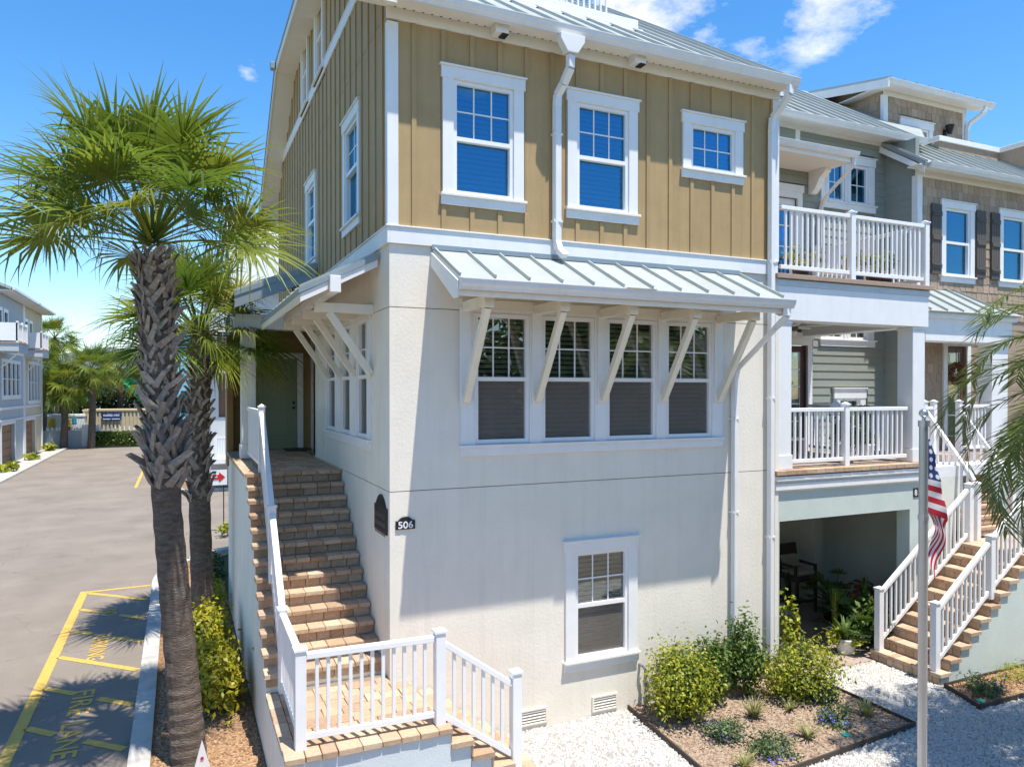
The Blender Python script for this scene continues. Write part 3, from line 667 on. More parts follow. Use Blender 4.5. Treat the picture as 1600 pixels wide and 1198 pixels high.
# ---- front awning
AY, AZE, AZW = -0.97, 5.665, 6.14; AX0, AX1 = 0.53, 5.28
def awz(y): return AZW+(AZE-AZW)*(y/AY)
slab(H, [(AX0,0,AZW),(AX0,AY,AZE),(AX1,AY,AZE),(AX1,0,AZW)], 0.03, 'roof', 'awning_pan')
for k in range(12):
    x = AX0+.02+k*(AX1-AX0-.04)/11
    MB().beam((x,-0.06,awz(-0.06)+.02),(x,AY+.03,awz(AY+.03)+.02),0.022,0.045).build('standing_seam','roof',H)
mb = MB(); mb.beam((AX0-.01,-0.02,AZW+.02),(AX1+.01,-0.02,AZW+.02),0.05,0.06); mb.build('wall_flashing','roof_edge',H)
mb = MB(); mb.box(AX0-.012,AX1+.012,AY-.012,AY,AZE-.075,AZE-.002); mb.build('drip_edge','roof_edge',H)
for xx in (AX0-.02, AX1+.004):
    mb = MB(); mb.prism([(0,AZW-.2),(0,AZW-.035),(AY,AZE-.035),(AY,AZE-.22),(AY+.14,AZE-.22)],0,xx,xx+.018); mb.build('awning_rake','trim',H)
mb = MB(); mb.box(AX0,AX1,AY,AY+.03,AZE-.20,AZE-.08); mb.build('fascia','trim',H,.003)
slab(H, [(AX0,0,AZW-.05),(AX0,AY+.03,AZE-.045),(AX1,AY+.03,AZE-.045),(AX1,0,AZW-.05)], 0.02, 'cream', 'awning_ceiling')
gutter(H, AX0-.005, AX1+.06, AY-.013, AZE-.135, s=.95)
mb = MB(); mb.prism([(AY-.02,AZE-.01),(AY-.155,AZE-.012),(AY-.15,AZE-.022),(AY-.02,AZE-.02)],0,2.62,3.05); mb.build('gutter_splash_guard','gutter',H)
mb = MB(); mb.box(AX0+.06,AX1-.06,-0.80,-0.70,5.515,5.60); mb.build('awning_purlin','cream',H,.004)
for x in (0.955,1.945,2.93,3.917,4.905):
    mb = MB(); mb.box(x-.045,x+.045,-0.80,0.0,5.395,5.512); mb.build('bracket_beam','cream',H,.004)
    mb = MB(); mb.box(x-.062,x+.062,-0.815,-0.70,5.372,5.53); mb.build('bracket_cap','cream',H,.004)
    mb = MB(); mb.beam((x,-0.74,5.375),(x,-0.055,4.285),0.085,0.085,(0,1,0)); mb.build('bracket_brace','cream',H,.004)
    mb = MB(); mb.box(x-.075,x+.075,-0.048,-0.0285,4.235,5.45); mb.build('bracket_backplate','trim',H,.004)
# ---- side awning over the stairs
SAX, SZE, SZW = -0.98, 5.63, 6.12; SY0, SY1 = 0.43, 4.88
def swz(x): return SZW+(SZE-SZW)*(x/SAX)
slab(H, [(0,SY0,SZW),(SAX,SY0,SZE),(SAX,SY1,SZE),(0,SY1,SZW)], 0.03, 'roof', 'awning_pan')
for k in range(12):
    y = SY0+.02+k*(SY1-SY0-.04)/11; MB().beam((-.05,y,swz(-.05)+.02),(SAX+.01,y,swz(SAX+.01)+.02),0.022,0.045).build('standing_seam','roof',H)
mb = MB(); mb.prism([(0.0,SZW+.01),(SAX-.012,SZE+.006),(SAX-.012,SZE-.06),(0.0,SZW-.06)],1,SY0-.016,SY0-.001); mb.build('rake_edge','roof_edge',H)
mb = MB(); mb.prism([(-0.035,SZW-.062),(SAX+.01,SZE-.06),(SAX+.01,SZE-.16),(-0.035,SZW-.165)],1,SY0+.0,SY0+.03); mb.build('awning_rake','trim',H)
mb = MB(); mb.box(SAX-.012,SAX,SY0,SY1,SZE-.07,SZE); mb.build('drip_edge','roof_edge',H)
mb = MB(); mb.box(SAX,SAX+.03,SY0+.03,SY1,SZE-.16,SZE-.035); mb.build('fascia','cream',H,.003)
slab(H, [(0,SY0+.03,SZW-.05),(SAX+.03,SY0+.03,SZE-.04),(SAX+.03,SY1,SZE-.04),(0,SY1,SZW-.05)], 0.02, 'cream', 'awning_ceiling')
mb = MB(); mb.box(-0.62,-0.52,SY0-.0,SY1,5.60,5.72); mb.build('awning_purlin','trim',H,.004)
mb = MB(); mb.box(-0.635,-0.505,SY0-.09,SY0-.018,5.60,5.80); mb.build('purlin_end','trim',H,.004)
for y in (0.83,1.78,2.78,3.76):
    mb = MB(); mb.box(-0.74,0.0,y-.045,y+.045,5.40,5.52); mb.build('bracket_beam','cream',H,.004)
    mb = MB(); mb.beam((-0.56,y,5.405),(-0.03,y,4.63),0.085,0.085,(1,0,0)); mb.build('bracket_brace','cream',H,.004)
# ---- porch roof, column, door wall
PZW, PZE, PX = 6.70, 6.12, -1.42; PY0, PY1 = 4.9, 8.2
def pzz(x): return PZW+(PZE-PZW)*(x/PX)
slab(H, [(0,PY0,PZW),(PX,PY0,PZE),(PX,PY1,PZE),(0,PY1,PZW)], 0.03, 'roof', 'porch_roof')
mb = MB(); mb.prism([(0.0,PZW+.01),(PX,PZE+.006),(PX,PZE-.08),(0.0,PZW-.08)],1,PY0-.016,PY0-.001); mb.build('rake_edge','roof_edge',H)
mb = MB(); mb.prism([(-.03,PZW-.08),(PX,PZE-.08),(PX,PZE-.28),(-.03,PZW-.28)],1,PY0,PY0+.03); mb.build('awning_rake','roof_edge',H)
for k in range(7): y = PY0+.02+k*.5; MB().beam((-.05,y,pzz(-.05)+.02),(PX+.01,y,pzz(PX+.01)+.02),0.022,0.045).build('standing_seam','roof',H)
mb = MB(); mb.box(-1.40,-0.0,5.35,5.62,5.52,5.72); mb.box(-1.40,-1.15,5.62,8.1,5.52,5.72); mb.build('porch_beam','trim',H,.006)
mb = MB(); mb.box(-1.28,-1.03,5.38,5.62,3.45,5.52); mb.build('porch_column','trim',H,.006)
mb = MB(); mb.box(-1.30,-1.01,5.36,5.64,3.20,3.45); mb.build('column_base','trim',H,.006)
mb = MB(); mb.box(-1.36,0.30,5.36,8.1,5.72,5.78); mb.build('porch_ceiling','soffit',H)
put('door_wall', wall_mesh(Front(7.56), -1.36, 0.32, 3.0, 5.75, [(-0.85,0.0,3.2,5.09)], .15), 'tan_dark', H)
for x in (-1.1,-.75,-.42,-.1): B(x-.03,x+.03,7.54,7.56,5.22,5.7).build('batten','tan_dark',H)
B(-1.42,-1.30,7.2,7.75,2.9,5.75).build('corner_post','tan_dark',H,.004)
mb = MB(); mb.box(-0.97,-0.85,7.52,7.57,3.2,5.21); mb.box(0.0,0.12,7.52,7.57,3.2,5.21); mb.box(-0.85,0.0,7.52,7.57,5.09,5.21); mb.build('door_casing','trim',H,.004)
dr = B(-0.845,-0.005,7.585,7.63,3.205,5.085).build('door','door_green',H)
mb = MB()
for z0, z1 in ((3.38,4.03),(4.20,4.98)):
    x0, x1 = -0.73,-0.12
    for q in ((x0,x1,z0,z0+.035),(x0,x1,z1-.035,z1),(x0,x0+.035,z0+.035,z1-.035),(x1-.035,x1,z0+.035,z1-.035)): mb.box(q[0],q[1],7.572,7.586,q[2],q[3])
    mb.box(x0+.075,x1-.075,7.576,7.587,z0+.075,z1-.075)
mb.build('door_panel','door_green',dr,.003)
for z in (4.05,4.16): MB().tube([(-0.075,7.585,z),(-0.075,7.53,z)],[.03,.027],12).build('door_knob','black',dr)
B(0.28,0.30,5.46,7.56,3.2,5.75).build('alcove_panel','trim',H)
B(-0.012,0.0,4.35,4.47,3.46,3.58).build('outlet_cover','cream',H,.003)
mb = MB(); mb.rtube([(-1.40,7.40,5.9),(-1.40,7.40,4.45)],.07,.05); mb.build('downspout','gutter',H)
# ---- downspouts
mb = MB(); mb.prism([(2.09,8.92),(2.44,8.92),(2.44,8.84),(2.34,8.69),(2.19,8.69),(2.09,8.84)],1,-0.42,-0.30); mb.build('conductor_head','gutter',H,.006)
mb = MB(); mb.rtube([(2.265,-0.35,8.68),(2.265,-0.345,8.52),(2.235,-0.22,8.36),(2.215,-0.09,8.26),(2.215,-0.075,8.1),(2.215,-0.075,6.36),(2.225,-0.12,6.24),(2.27,-0.20,6.15)],.105,.075); mb.build('downspout','gutter',H,.006)
for z in (7.75,6.62): B(2.15,2.28,-.118,-.03,z-.014,z+.014).build('downspout_strap','gutter',H)
mb = MB(); mb.rtube([(5.97,-0.33,8.93),(5.965,-0.33,8.80),(5.92,-0.2,8.64),(5.875,-0.09,8.52),(5.87,-0.075,8.36),(5.87,-0.075,0.05)],.105,.075); mb.build('downspout','gutter',H,.006)
for z in (6.35,4.3,2.2): B(5.81,5.93,-.118,-.03,z-.014,z+.014).build('downspout_strap','gutter',H)
mb = MB(); mb.rtube([(5.24,AY-.06,AZE-.13),(5.24,AY-.06,AZE-.24),(5.215,-0.85,5.28),(5.19,-0.10,4.72),(5.185,-0.065,4.6),(5.185,-0.065,0.05)],.095,.07); mb.build('downspout','gutter',H,.006)
for z in (4.0,2.62): B(5.13,5.24,-.105,-.0,z-.012,z+.012).build('downspout_strap','gutter',H)
for x in (1.38,3.42): mb = MB(); mb.box(x-.09,x+.09,-0.22,-0.037,8.85,8.97); mb.build('soffit_vent_box','trim',H,.006); B(x+.0,x+.085,-.21,-.08,8.835,8.85).build('vent_opening','black',H)
# crawl-space vents
for x in (1.91,2.99):
    mb = MB(); mb.box(x-.20,x+.20,-.022,0,0.06,0.085); mb.box(x-.20,x+.20,-.022,0,0.245,0.27); mb.box(x-.20,x-.172,-.022,0,0.085,0.245); mb.box(x+.172,x+.2,-.022,0,0.085,0.245)
    v = mb.build('crawl_vent','stucco',H,.003)
    for i in range(4): z = .10+i*.038; MB().prism([(-.016,z),(-.002,z+.02),(-.002,z+.026),(-.016,z+.008)],0,x-.172,x+.172).build('louvre','cream',v)
    B(x-.17,x+.17,-.0015,-.0005,.086,.244).build('vent_back','dark_inside',v)  # dark sheet in place of the unlit space behind the louvres
# pipe at the base
mb = MB(); mb.tube([(3.56,0.0,0.60),(3.56,-0.07,0.60),(3.60,-0.09,0.55),(3.60,-0.09,0.0)],.022,10); mb.tube([(3.60,-.09,.40),(3.60,-.09,.34)],.034,10); mb.tube([(3.60,-.09,.14),(3.60,-.09,.08)],.034,10); mb.tube([(3.60,-.09,.1),(3.66,-.09,.12),(3.665,-.09,.2)],.016,8)
tag(mb.build('drain_pipe','pvc'),'grey plastic condensate pipe running down the stucco wall below the window','pipe')
# plaques
def plaque(pts, ax, a, c, m): return MB().prism(pts, ax, a, c)
def arch(c0, c1, zb, zs, zt, n=12):
    w = c1-c0; pts = [(c0,zb),(c1,zb),(c1,zs)]
    for i in range(n+1):
        t = i/n; pts.append((c1-w*(.12+.76*t), zs+(zt-zs)*math.sin(math.pi*t)**.8))
    pts.append((c0,zs)); return pts
P5 = thing('house_number_plaque', 'small black plaque with arched top reading 506 in white numerals on stucco wall', 'plaque', (0.19,-0.01,2.75))
MB().prism(arch(0.07,0.31,2.745,2.85,2.90),1,-0.02,0.0).build('plate','black',P5,.003)
put('numerals', text_mesh('506',0.185,0.085,.004,True),'white',P5,loc=(0.098,-0.0205,2.757),rot=(R(90),0,0))
PL = thing('wall_plaque', 'dark brown arched plaque with three lines of raised lettering on the side wall', 'plaque', (-0.01,0.38,2.66))
MB().prism(arch(0.08,0.68,2.665,2.985,3.13),0,-0.022,0.0).build('plate','brownplaque',PL,.004)
MB().prism(arch(0.13,0.63,3.0,3.0,3.10),0,-0.026,-0.0225).build('plate_relief','black',PL)
for i, t in enumerate(('IIIIII','IIIIIIII','IIIIIII')):
    mb = MB(); z = 2.90-i*0.10; n = 7 if i != 1 else 9
    for k in range(n):
        y = 0.60-k*(0.44/(n-1)); hgt = .062; mb.box(-.028,-.022,y-.018,y-.008,z-hgt,z); mb.box(-.028,-.022,y+.006,y+.014,z-hgt,z-(.0 if k % 2 else .02)); mb.box(-.028,-.022,y-.008,y+.006,z-(.012 if k % 3 else hgt*.55),z-(.0 if k % 3 else hgt*.4))
    mb.build('lettering','plaqueletter',PL)

# ================================================================== STAIRS AND RAILINGS
def brick_mesh(w, d, h, seed, name='brick'):
    r = random.Random(seed); mb = MB().box(-w/2,w/2,-d/2,d/2,-h/2,h/2); me = mb.mesh(name, 0.006)
    for v in me.vertices: v.co += Vector((r.uniform(-.0025,.0025), r.uniform(-.0025,.0025), r.uniform(-.002,.002)))
    return me
BR = {}
def bricks(w, d, h):
    key = (round(w,3),round(d,3),round(h,3))
    if key not in BR: BR[key] = [brick_mesh(w, d, h, 31*i+int(w*1000)) for i in range(3)]
    return random.choice(BR[key])
def brow(parent, u0, u1, n, fn):
    """n bricks of slightly varied width between u0 and u1; fn(centre, width) places one"""
    ws = [random.choice((0.78,1.0,1.0,1.22)) for _ in range(n)]; s = sum(ws); u = u0
    for w in ws:
        L_ = (u1-u0)*w/s; fn(u+L_/2, L_); u += L_
RIS, TRD = 0.1725, 0.2115
ST = thing('entry_staircase', 'tan paver brick staircase climbing beside the stucco side wall to the porch', 'staircase', (-0.7, 0.6, 0))
Y0, ZP, ZL = 2.85, 3.194, 0.952
prof = [(7.5,-.05),(7.5,ZP-.06),(Y0+.06,ZP-.06)]
for k in range(1, 14):
    prof += [(Y0-TRD*(k-1)+.06, ZP-RIS*k-.06), (Y0-TRD*k+.06, ZP-RIS*k-.06)]
prof = prof[:-1]; prof += [(-1.47,ZL-.06),(-1.47,-.05)]
MB().prism(prof, 0, -1.38, -0.004).build('stair_body', 'stucco', ST)
for k in range(14):
    z = ZP-RIS*k; y = Y0-TRD*k
    if k < 13:
        def f(c, w, z=z, y=y): put('tread_brick', bricks(0.2,0.235,0.058), 'brick', ST, loc=(c, y+.095, z-.029+random.uniform(-.002,.002)), rot=(random.uniform(-.01,.01),random.uniform(-.01,.01),random.uniform(-.012,.012)), scale=((w-.006)/.2,1,1))
        brow(ST, -1.405, -0.012, 7, f)
        def g(c, w, z=z, y=y): put('riser_brick', bricks(0.2,0.03,0.11), 'brick', ST, loc=(c, y+.018+.02, z-.058-.056), scale=((w-.006)/.2,1,1))
        brow(ST, -1.385, -0.012, 7, g)
# porch floor pavers
y = Y0+.22
while y < 7.4:
    def f(c, w, y=y): put('porch_paver', bricks(0.2,0.22,0.05), 'brick', ST, loc=(c, y+.11, ZP-.03+random.uniform(-.002,.002)), scale=((w-.005)/.2,1,1))
    brow(ST, -1.39, 0.0, 6, f); y += .226
for yy in [Y0+.02+.23*i for i in range(20)]:
    put('edge_brick', bricks(0.06,0.22,0.06), 'brick', ST, loc=(-1.40,yy+.11,ZP-.03))
# landing
MB().box(-0.002,0.245,-1.47,-0.01,-.05,ZL-.06).build('landing_body','stucco_blue',ST)
MB().box(-1.39,0.246,-1.486,-1.471,-.05,ZL-.055).build('landing_face','stucco_blue',ST)
yy = -1.30; row = 0
while yy < 0.10:
    def f(c, w, yy=yy): 
        if not (c+w/2 > 0.0 and yy > -0.12): put('landing_paver', bricks(0.2,0.2,0.05), 'brick', ST, loc=(c, yy+.1, ZL-.027+random.uniform(-.003,.003)), scale=((w-.005)/.2,.985,1))
    brow(ST, -1.27, 0.20 if yy < -0.15 else 0.0, 7, f); yy += .205
B(-1.38,-.012,.09,.20,ZL-.058,ZL-.003).build('joint_fill','mortar',ST)
def f(c, w): put('edge_brick', bricks(0.2,0.22,0.062), 'brick', ST, loc=(c, -1.405+random.uniform(-.004,.004), ZL-.022), rot=(0,0,random.uniform(-.02,.02)), scale=((w-.006)/.2,1,1))
brow(ST, -1.405, 0.262, 9, f)
for k in range(7): put('edge_brick', bricks(0.13,0.2,0.062), 'brick', ST, loc=(-1.34,-1.19+k*.204,ZL-.022), rot=(0,0,random.uniform(-.02,.02)))
# steps down to the yard, turning right
nst = 5; sr, stt = 0.172, 0.235
for k in range(1, nst+1):
    x0 = 0.246+stt*(k-1); z = 0.965-sr*k
    MB().box(x0, x0+stt-.005, -1.47, -0.03, -.05, z-.06).build('step_body','stucco_blue',ST)
    def f(c, w, x0=x0, z=z): put('tread_brick', bricks(0.25,0.2,0.06), 'brick', ST, loc=(x0+.125, c, z-.03), rot=(0,0,random.uniform(-.015,.015)), scale=(1,(w-.006)/.2,1))
    brow(ST, -1.515, -0.05, 7, f)
    def g(c, w, x0=x0, z=z): put('riser_brick', bricks(0.028,0.2,0.105), 'brick', ST, loc=(x0+.002, c, z+.052), scale=(1,(w-.006)/.2,1))
    brow(ST, -1.485, -0.05, 7, g)
B(-0.32,0.18,6.78,7.45,ZP,ZP+.014).build('_tmp','mat')
o = bpy.data.objects['_tmp']; o.name = 'door_mat'; tag(o, 'dark rectangular mat on the porch floor in front of the green door', 'door mat')

POSTM = {}
def post_mesh(h, w=0.095):
    k = (round(h,2), w)
    if k not in POSTM: POSTM[k] = MB().box(-w/2,w/2,-w/2,w/2,0,h).mesh('post',.004)
    return POSTM[k]
capm = None
def capmesh(w=0.095):
    k = ('cap', w)
    if k not in POSTM:
        a = w/2+.012; mb = MB(); mb.box(-a,a,-a,a,0,.022); b = len(mb.v); a2 = a-.012
        mb.v += [(-a2,-a2,.022),(a2,-a2,.022),(a2,a2,.022),(-a2,a2,.022),(0,0,.055)]; mb.f += [(b,b+1,b+4),(b+1,b+2,b+4),(b+2,b+3,b+4),(b+3,b,b+4)]
        POSTM[k] = mb.mesh('post_cap')
    return POSTM[k]
def rpost(parent, x, y, z, h, w=0.095):
    p = put('post', post_mesh(h, w), 'vinyl', parent, loc=(x,y,z)); put('post_cap', capmesh(w), 'vinyl', p, loc=(0,0,h))
def rail(parent, p0, p1, h=0.90, low=0.085, gap=0.112, bw=0.034, inset=0.05, topw=0.075, toph=0.06):
    """p0,p1 : floor points at both ends; rails run between them"""
    p0 = Vector(p0); p1 = Vector(p1); d = p1-p0; n = Vector((d.x,d.y,0)); Lh = n.length; n.normalize(); sl_ = d.z/Lh
    a = p0+n*inset+Vector((0,0,sl_*inset)); b = p1-n*inset-Vector((0,0,sl_*inset))
    MB().beam(a+Vector((0,0,h-toph/2)), b+Vector((0,0,h-toph/2)), topw, toph).build('top_rail','vinyl',parent,.006)
    MB().beam(a+Vector((0,0,low+.03)), b+Vector((0,0,low+.03)), .045, .06).build('bottom_rail','vinyl',parent,.004)
    L2 = (Lh-2*inset); m = max(1, round(L2/gap)-1); hb = h-toph-low-.05
    k = ('bal', round(hb,3), bw)
    if k not in POSTM: POSTM[k] = MB().box(-bw/2,bw/2,-bw/2,bw/2,0,hb).mesh('baluster',.003)
    ang = math.atan2(n.y, n.x)
    for i in range(1, m+1):
        q = a+(b-a)*(i/(m+1)); put('baluster', POSTM[k], 'vinyl', parent, loc=(q.x,q.y,q.z+low+.05), rot=(0,0,ang))
RL = thing('stair_railing', 'white vinyl railing along the brick landing and the long stair flight at left', 'railing', (-1.22,-1.3,ZL))
rpost(RL, -1.235, -1.32, ZL, .96, .105); rpost(RL, 0.165, -1.36, ZL, .96, .105); rpost(RL, 1.015, -1.40, 0.35, 1.02, .105)
rpost(RL, -1.22, 0.14, ZL, .96); rpost(RL, -1.20, 1.33, 1.93, .98); rpost(RL, -1.17, 2.92, ZP, .97)
rail(RL, (-1.235,-1.32,ZL), (0.165,-1.36,ZL), .93); rail(RL, (0.165,-1.36,ZL), (1.015,-1.40,ZL-.60), .90)
rail(RL, (-1.235,-1.32,ZL), (-1.22,0.14,ZL), .93); rail(RL, (-1.22,0.14,ZL+.05), (-1.20,1.33,1.96), .92); rail(RL, (-1.20,1.33,1.96), (-1.17,2.92,ZP+.02), .92); rail(RL, (-1.17,2.92,ZP), (-1.16,5.38,ZP), .93)

# ================================================================== SAGE TOWNHOUSE (balconies)
S2 = thing('townhouse', 'sage green townhouse with two stacked white balconies next to the corner house', 'house', (8.0,3.0,0))
YR, XB = 2.5, 9.40
UW = [(9.86,10.23,8.36,9.06),(10.48,10.91,8.36,9.06)]; LW = [(9.86,10.23,5.53,6.25),(10.48,10.91,5.53,6.25)]; TW = (10.21,10.70,3.45,4.20)
h2 = [sh(w,.05) for w in UW+LW+[TW]] + [(8.05,9.02,6.2,8.27),(8.40,9.30,3.2,5.34)]
put('sheathing', wall_mesh(Front(YR+.02), 6.05, 11.5, 3.0, 9.75, h2, .15), 'sage', S2)
tr = [(9.60,11.16,8.13,9.30),(9.60,11.16,5.28,6.45),(9.90,10.98,3.2,4.46),(7.95,9.14,6.2,8.47),(8.3,9.42,3.2,5.55)]
z = 3.2; CH = 0.162
while z < 9.70:
    for a, b in ucuts(6.05, 11.49, [(r[0],r[1],0,0) for r in tr if r[2] < z+CH and r[3] > z], 0):
        if any(r[0] < (a+b)/2 < r[1] and r[2] < z+CH/2 < r[3] for r in tr): continue
        MB().prism([(YR+.02,z),(YR-.020,z),(YR-.006,z+CH),(YR+.02,z+CH)],0,a,b).build('lap_board','sage',S2)
    mb = MB(); mb.prism([(11.52,z),(11.48,z),(11.494,z+CH),(11.52,z+CH)],1,1.80,YR-.021)
    if z < 8.75: mb.build('lap_board','sage',S2)
    z += CH
B(11.49,11.6,1.78,YR,3.0,9.6).build('side_sheathing','sage',S2)
for ws, gl_ in ((UW,'glass'),(LW,'glass_low')):
    for w in ws: window(S2, Front(YR), *w, None, cols=2, rows=2, casing=.066, simple=True, blind=None, gl=gl_)
    z0, z1 = ws[0][2]-.055, ws[0][3]+.055
    for a, b in ((9.62,9.741),(10.349,10.361),(11.029,11.15)): B(a,b,YR-.030,YR+.01,z0,z1).build('window_casing','trim',S2)
    B(9.60,11.17,YR-.045,YR+.01,z1+.002,z1+.16).build('head_trim','trim',S2,.004); B(9.57,11.20,YR-.07,YR+.01,z1+.161,z1+.185).build('head_cap','trim',S2,.004); B(9.60,11.17,YR-.045,YR+.01,z0-.15,z0-.032).build('apron','trim',S2,.004); B(9.57,11.20,YR-.075,YR+.01,z0-.031,z0-.002).build('sill','trim',S2,.004)
window(S2, Front(YR), *TW, None, cols=2, rows=2, casing=.15, headh=.2, blind=None, gl='glass_low')
def glazed_door(parent, fr, u0, u1, z0, z1, m, cols, rows, gl='glass'):
    panel('door_casing', fr, u0-.12, u1+.12, z0, z1+.12, [(u0,u1,z0-.1,z1)], -.01, .035, 'trim', parent)
    mb = MB(); fr.box(mb, u0-.15, u1+.15, z1+.12, z1+.26, -.01, .05); mb.build('door_head','trim',parent,.004)
    gu0, gu1, gw0, gw1 = u0+.13, u1-.13, z0+.25, z1-.13
    d = panel('door', fr, u0+.005, u1-.005, z0+.01, z1-.005, [(gu0,gu1,gw0,gw1)], -.09, -.045, m, parent)
    mb = MB(); fr.box(mb, gu0, gu1, gw0, gw1, -.07, -.064); mb.build('pane', gl, d)
    hu = [gu0+(gu1-gu0)*i/cols for i in range(cols+1)]; hw = [gw0+(gw1-gw0)*i/rows for i in range(rows+1)]
    panel('muntins', fr, gu0, gu1, gw0, gw1, [(hu[i]+.012,hu[i+1]-.012,hw[j]+.012,hw[j+1]-.012) for i in range(cols) for j in range(rows)], -.06, -.05, 'vinyl', d)
    mb = MB(); fr.box(mb, u0, u1, z0, z1, -.40, -.38); mb.build('dark_backing','dark_inside',d)  # dark sheet behind the door glass, standing for an unlit interior
    return d
glazed_door(S2, Front(YR), 8.08, 8.99, 6.2, 8.25, 'trim', 2, 4); glazed_door(S2, Front(YR), 8.43, 9.27, 3.2, 5.32, 'door_red', 2, 5, 'glass_low')
# balcony frames
B(6.06,XB+.06,-0.02,YR,2.86,3.10).build('balcony_slab','trim',S2,.004)
for i in range(17): put('edge_brick', bricks(0.2,0.25,0.075), 'brick', S2, loc=(6.08+.2*i,.03,3.155), scale=(.985,1,1))
B(6.06,XB+.08,0.16,YR,3.10,3.19).build('balcony_floor','patio',S2)
B(6.00,XB+.05,-.075,-.021,3.03,3.10).build('slab_moulding','trim',S2,.004); B(6.00,XB+.04,-.05,-.021,2.885,2.985).build('slab_fascia','trim',S2,.004)
put('ground_wall', wall_mesh(Front(0.0), 6.08, 9.52, -.05, 2.86, [(6.12,9.03,-.1,2.40)], .25), 'stucco_sage', S2)
mb = MB(); mb.box(6.05,6.12,0.26,3.15,0,2.86); mb.build('patio_wall','patio_lightened',S2)
B(6.12,10.75,3.15,3.3,0,2.86).build('patio_wall','patio_lightened',S2); B(10.6,10.75,.4,3.15,0,2.86).build('patio_wall','patio_lightened',S2); B(9.75,10.0,2.75,3.15,0,2.86).build('patio_pier','patio_lightened',S2,.01); B(9.52,10.75,.25,.4,0,2.86).build('patio_wall','patio_lightened',S2)
B(6.1,12.5,2.5,4.7,2.86,2.95).build('patio_ceiling','trim',S2)
B(9.4,12.5,.25,2.5,2.86,3.05).build('patio_ceiling','trim',S2)
for x0 in (6.06, XB-.31):
    B(x0,x0+.30,0.0,.30,3.42,5.45).build('column','trim',S2,.006); B(x0-.015,x0+.315,-.015,.315,3.195,3.42).build('column_base','trim',S2,.006); B(x0-.012,x0+.312,-.012,.312,5.45,5.50).build('column_cap','trim',S2,.006)
B(6.06,XB+.04,-.03,.33,5.50,6.02).build('balcony_beam','trim',S2,.006); B(XB-.29,XB+.04,.33,YR,5.50,6.02).build('balcony_beam','trim',S2,.006)
B(6.06,XB-.29,.33,YR-.02,5.78,5.86).build('balcony_ceiling','soffit',S2)
B(6.02,XB+.06,-.04,YR,6.02,6.12).build('upper_deck_frame','stucco_blue',S2,.004); B(5.98,XB+.09,-.09,YR,6.13,6.20).build('upper_deck','deckwood',S2,.004)
R2 = thing('balcony_railing','white railing around the upper balcony of the sage townhouse','railing',(7.6,0.03,6.2),'balcony railings')
for x,y in ((7.63,0.0),(XB-.02,0.0),(XB-.02,YR-.12)): rpost(R2,x,y,6.2,1.08,.10)
rail(R2,(6.06,0.0,6.2),(7.63,0.0,6.2),1.05); rail(R2,(7.63,0.0,6.2),(XB-.02,0.0,6.2),1.05); rail(R2,(XB-.02,0.0,6.2),(XB-.02,YR-.12,6.2),1.05)
R3 = thing('balcony_railing','white railing between two columns of the lower balcony under a ceiling fan','railing',(7.6,0.08,3.2),'balcony railings')
rpost(R3,7.60,0.08,3.19,.99,.10); rail(R3,(6.34,.08,3.19),(7.60,.08,3.19),.95); rail(R3,(7.60,.08,3.19),(9.08,.08,3.19),.95); rail(R3,(9.24,.28,3.19),(9.24,2.45,3.19),.95)
# canopy, roof
B(6.07,9.52,1.62,YR-.022,8.80,8.84).build('canopy_soffit','soffit',S2); B(6.07,9.54,1.60,1.63,8.78,8.95).build('canopy_fascia','trim',S2,.004)
slab(S2,[(6.07,1.58,8.955),(9.55,1.58,8.955),(9.55,YR-.02,9.12),(6.07,YR-.02,9.12)],.02,'roof','canopy_roof')
gutter(S2,6.08,9.57,1.60,8.86,s=.9)
for x in (7.55,9.35): MB().prism([(YR-.02,8.80),(YR-.45,8.80),(YR-.45,8.72),(YR-.3,8.62),(YR-.2,8.45),(YR-.1,8.36),(YR-.02,8.36)],0,x-.08,x+.08).build('corbel','trim',S2,.006)
mb = MB(); mb.rtube([(9.50,1.56,8.87),(9.50,1.58,8.72),(9.55,2.3,8.30),(9.56,2.42,8.1),(9.56,2.42,7.3)],.08,.06); mb.build('downspout','gutter',S2,.004)
B(6.08,8.9,YR-.045,YR-.021,9.15,9.62).build('frieze_panel','sage',S2); B(8.9,9.02,YR-.05,YR-.02,9.0,9.62).build('frieze_trim','trim',S2); B(6.08,12.0,2.42,YR-.02,9.60,9.70).build('frieze_board','trim',S2)
B(6.08,12.1,2.10,2.42,9.66,9.70).build('eave_soffit','soffit',S2); gutter(S2,6.10,12.15,2.10,9.62)
def rz2(y): return 9.72+SL*(y-2.02)
slab(S2,[(6.10,2.02,9.72),(12.12,2.02,9.72),(16.5,5.6,rz2(5.6)),(6.10,5.6,rz2(5.6))],.04,'roof')
x = 6.25
while x < 12.1: MB().beam((x,2.03,rz2(2.03)+.02),(x,5.6,rz2(5.6)+.02),.022,.045).build('standing_seam','roof',S2); x += .43
mb = MB(); mb.tube([(9.6,3.6,rz2(3.6)),(9.6,3.6,rz2(3.6)+.28)],.09,12); mb.tube([(9.42,3.6,rz2(3.6)+.33),(9.8,3.5,rz2(3.6)+.33)],.10,14); mb.build('roof_vent','gutter',S2,smooth=False)
B(6.3,6.5,1.8,2.0,8.79,8.80).build('porch_light','trim',S2)
put('number_sign', MB().box(9.11,9.27,-.012,0,2.60,2.75).mesh('number_sign'),'black',S2)
put('number_sign_digit', text_mesh('8',.06,.10,.003,True),'white',S2,loc=(9.13,-.014,2.625),rot=(R(90),0,0))
FN = thing('ceiling_fan','white ceiling fan with brass motor under the lower balcony ceiling','ceiling fan',(7.55,1.2,5.78))
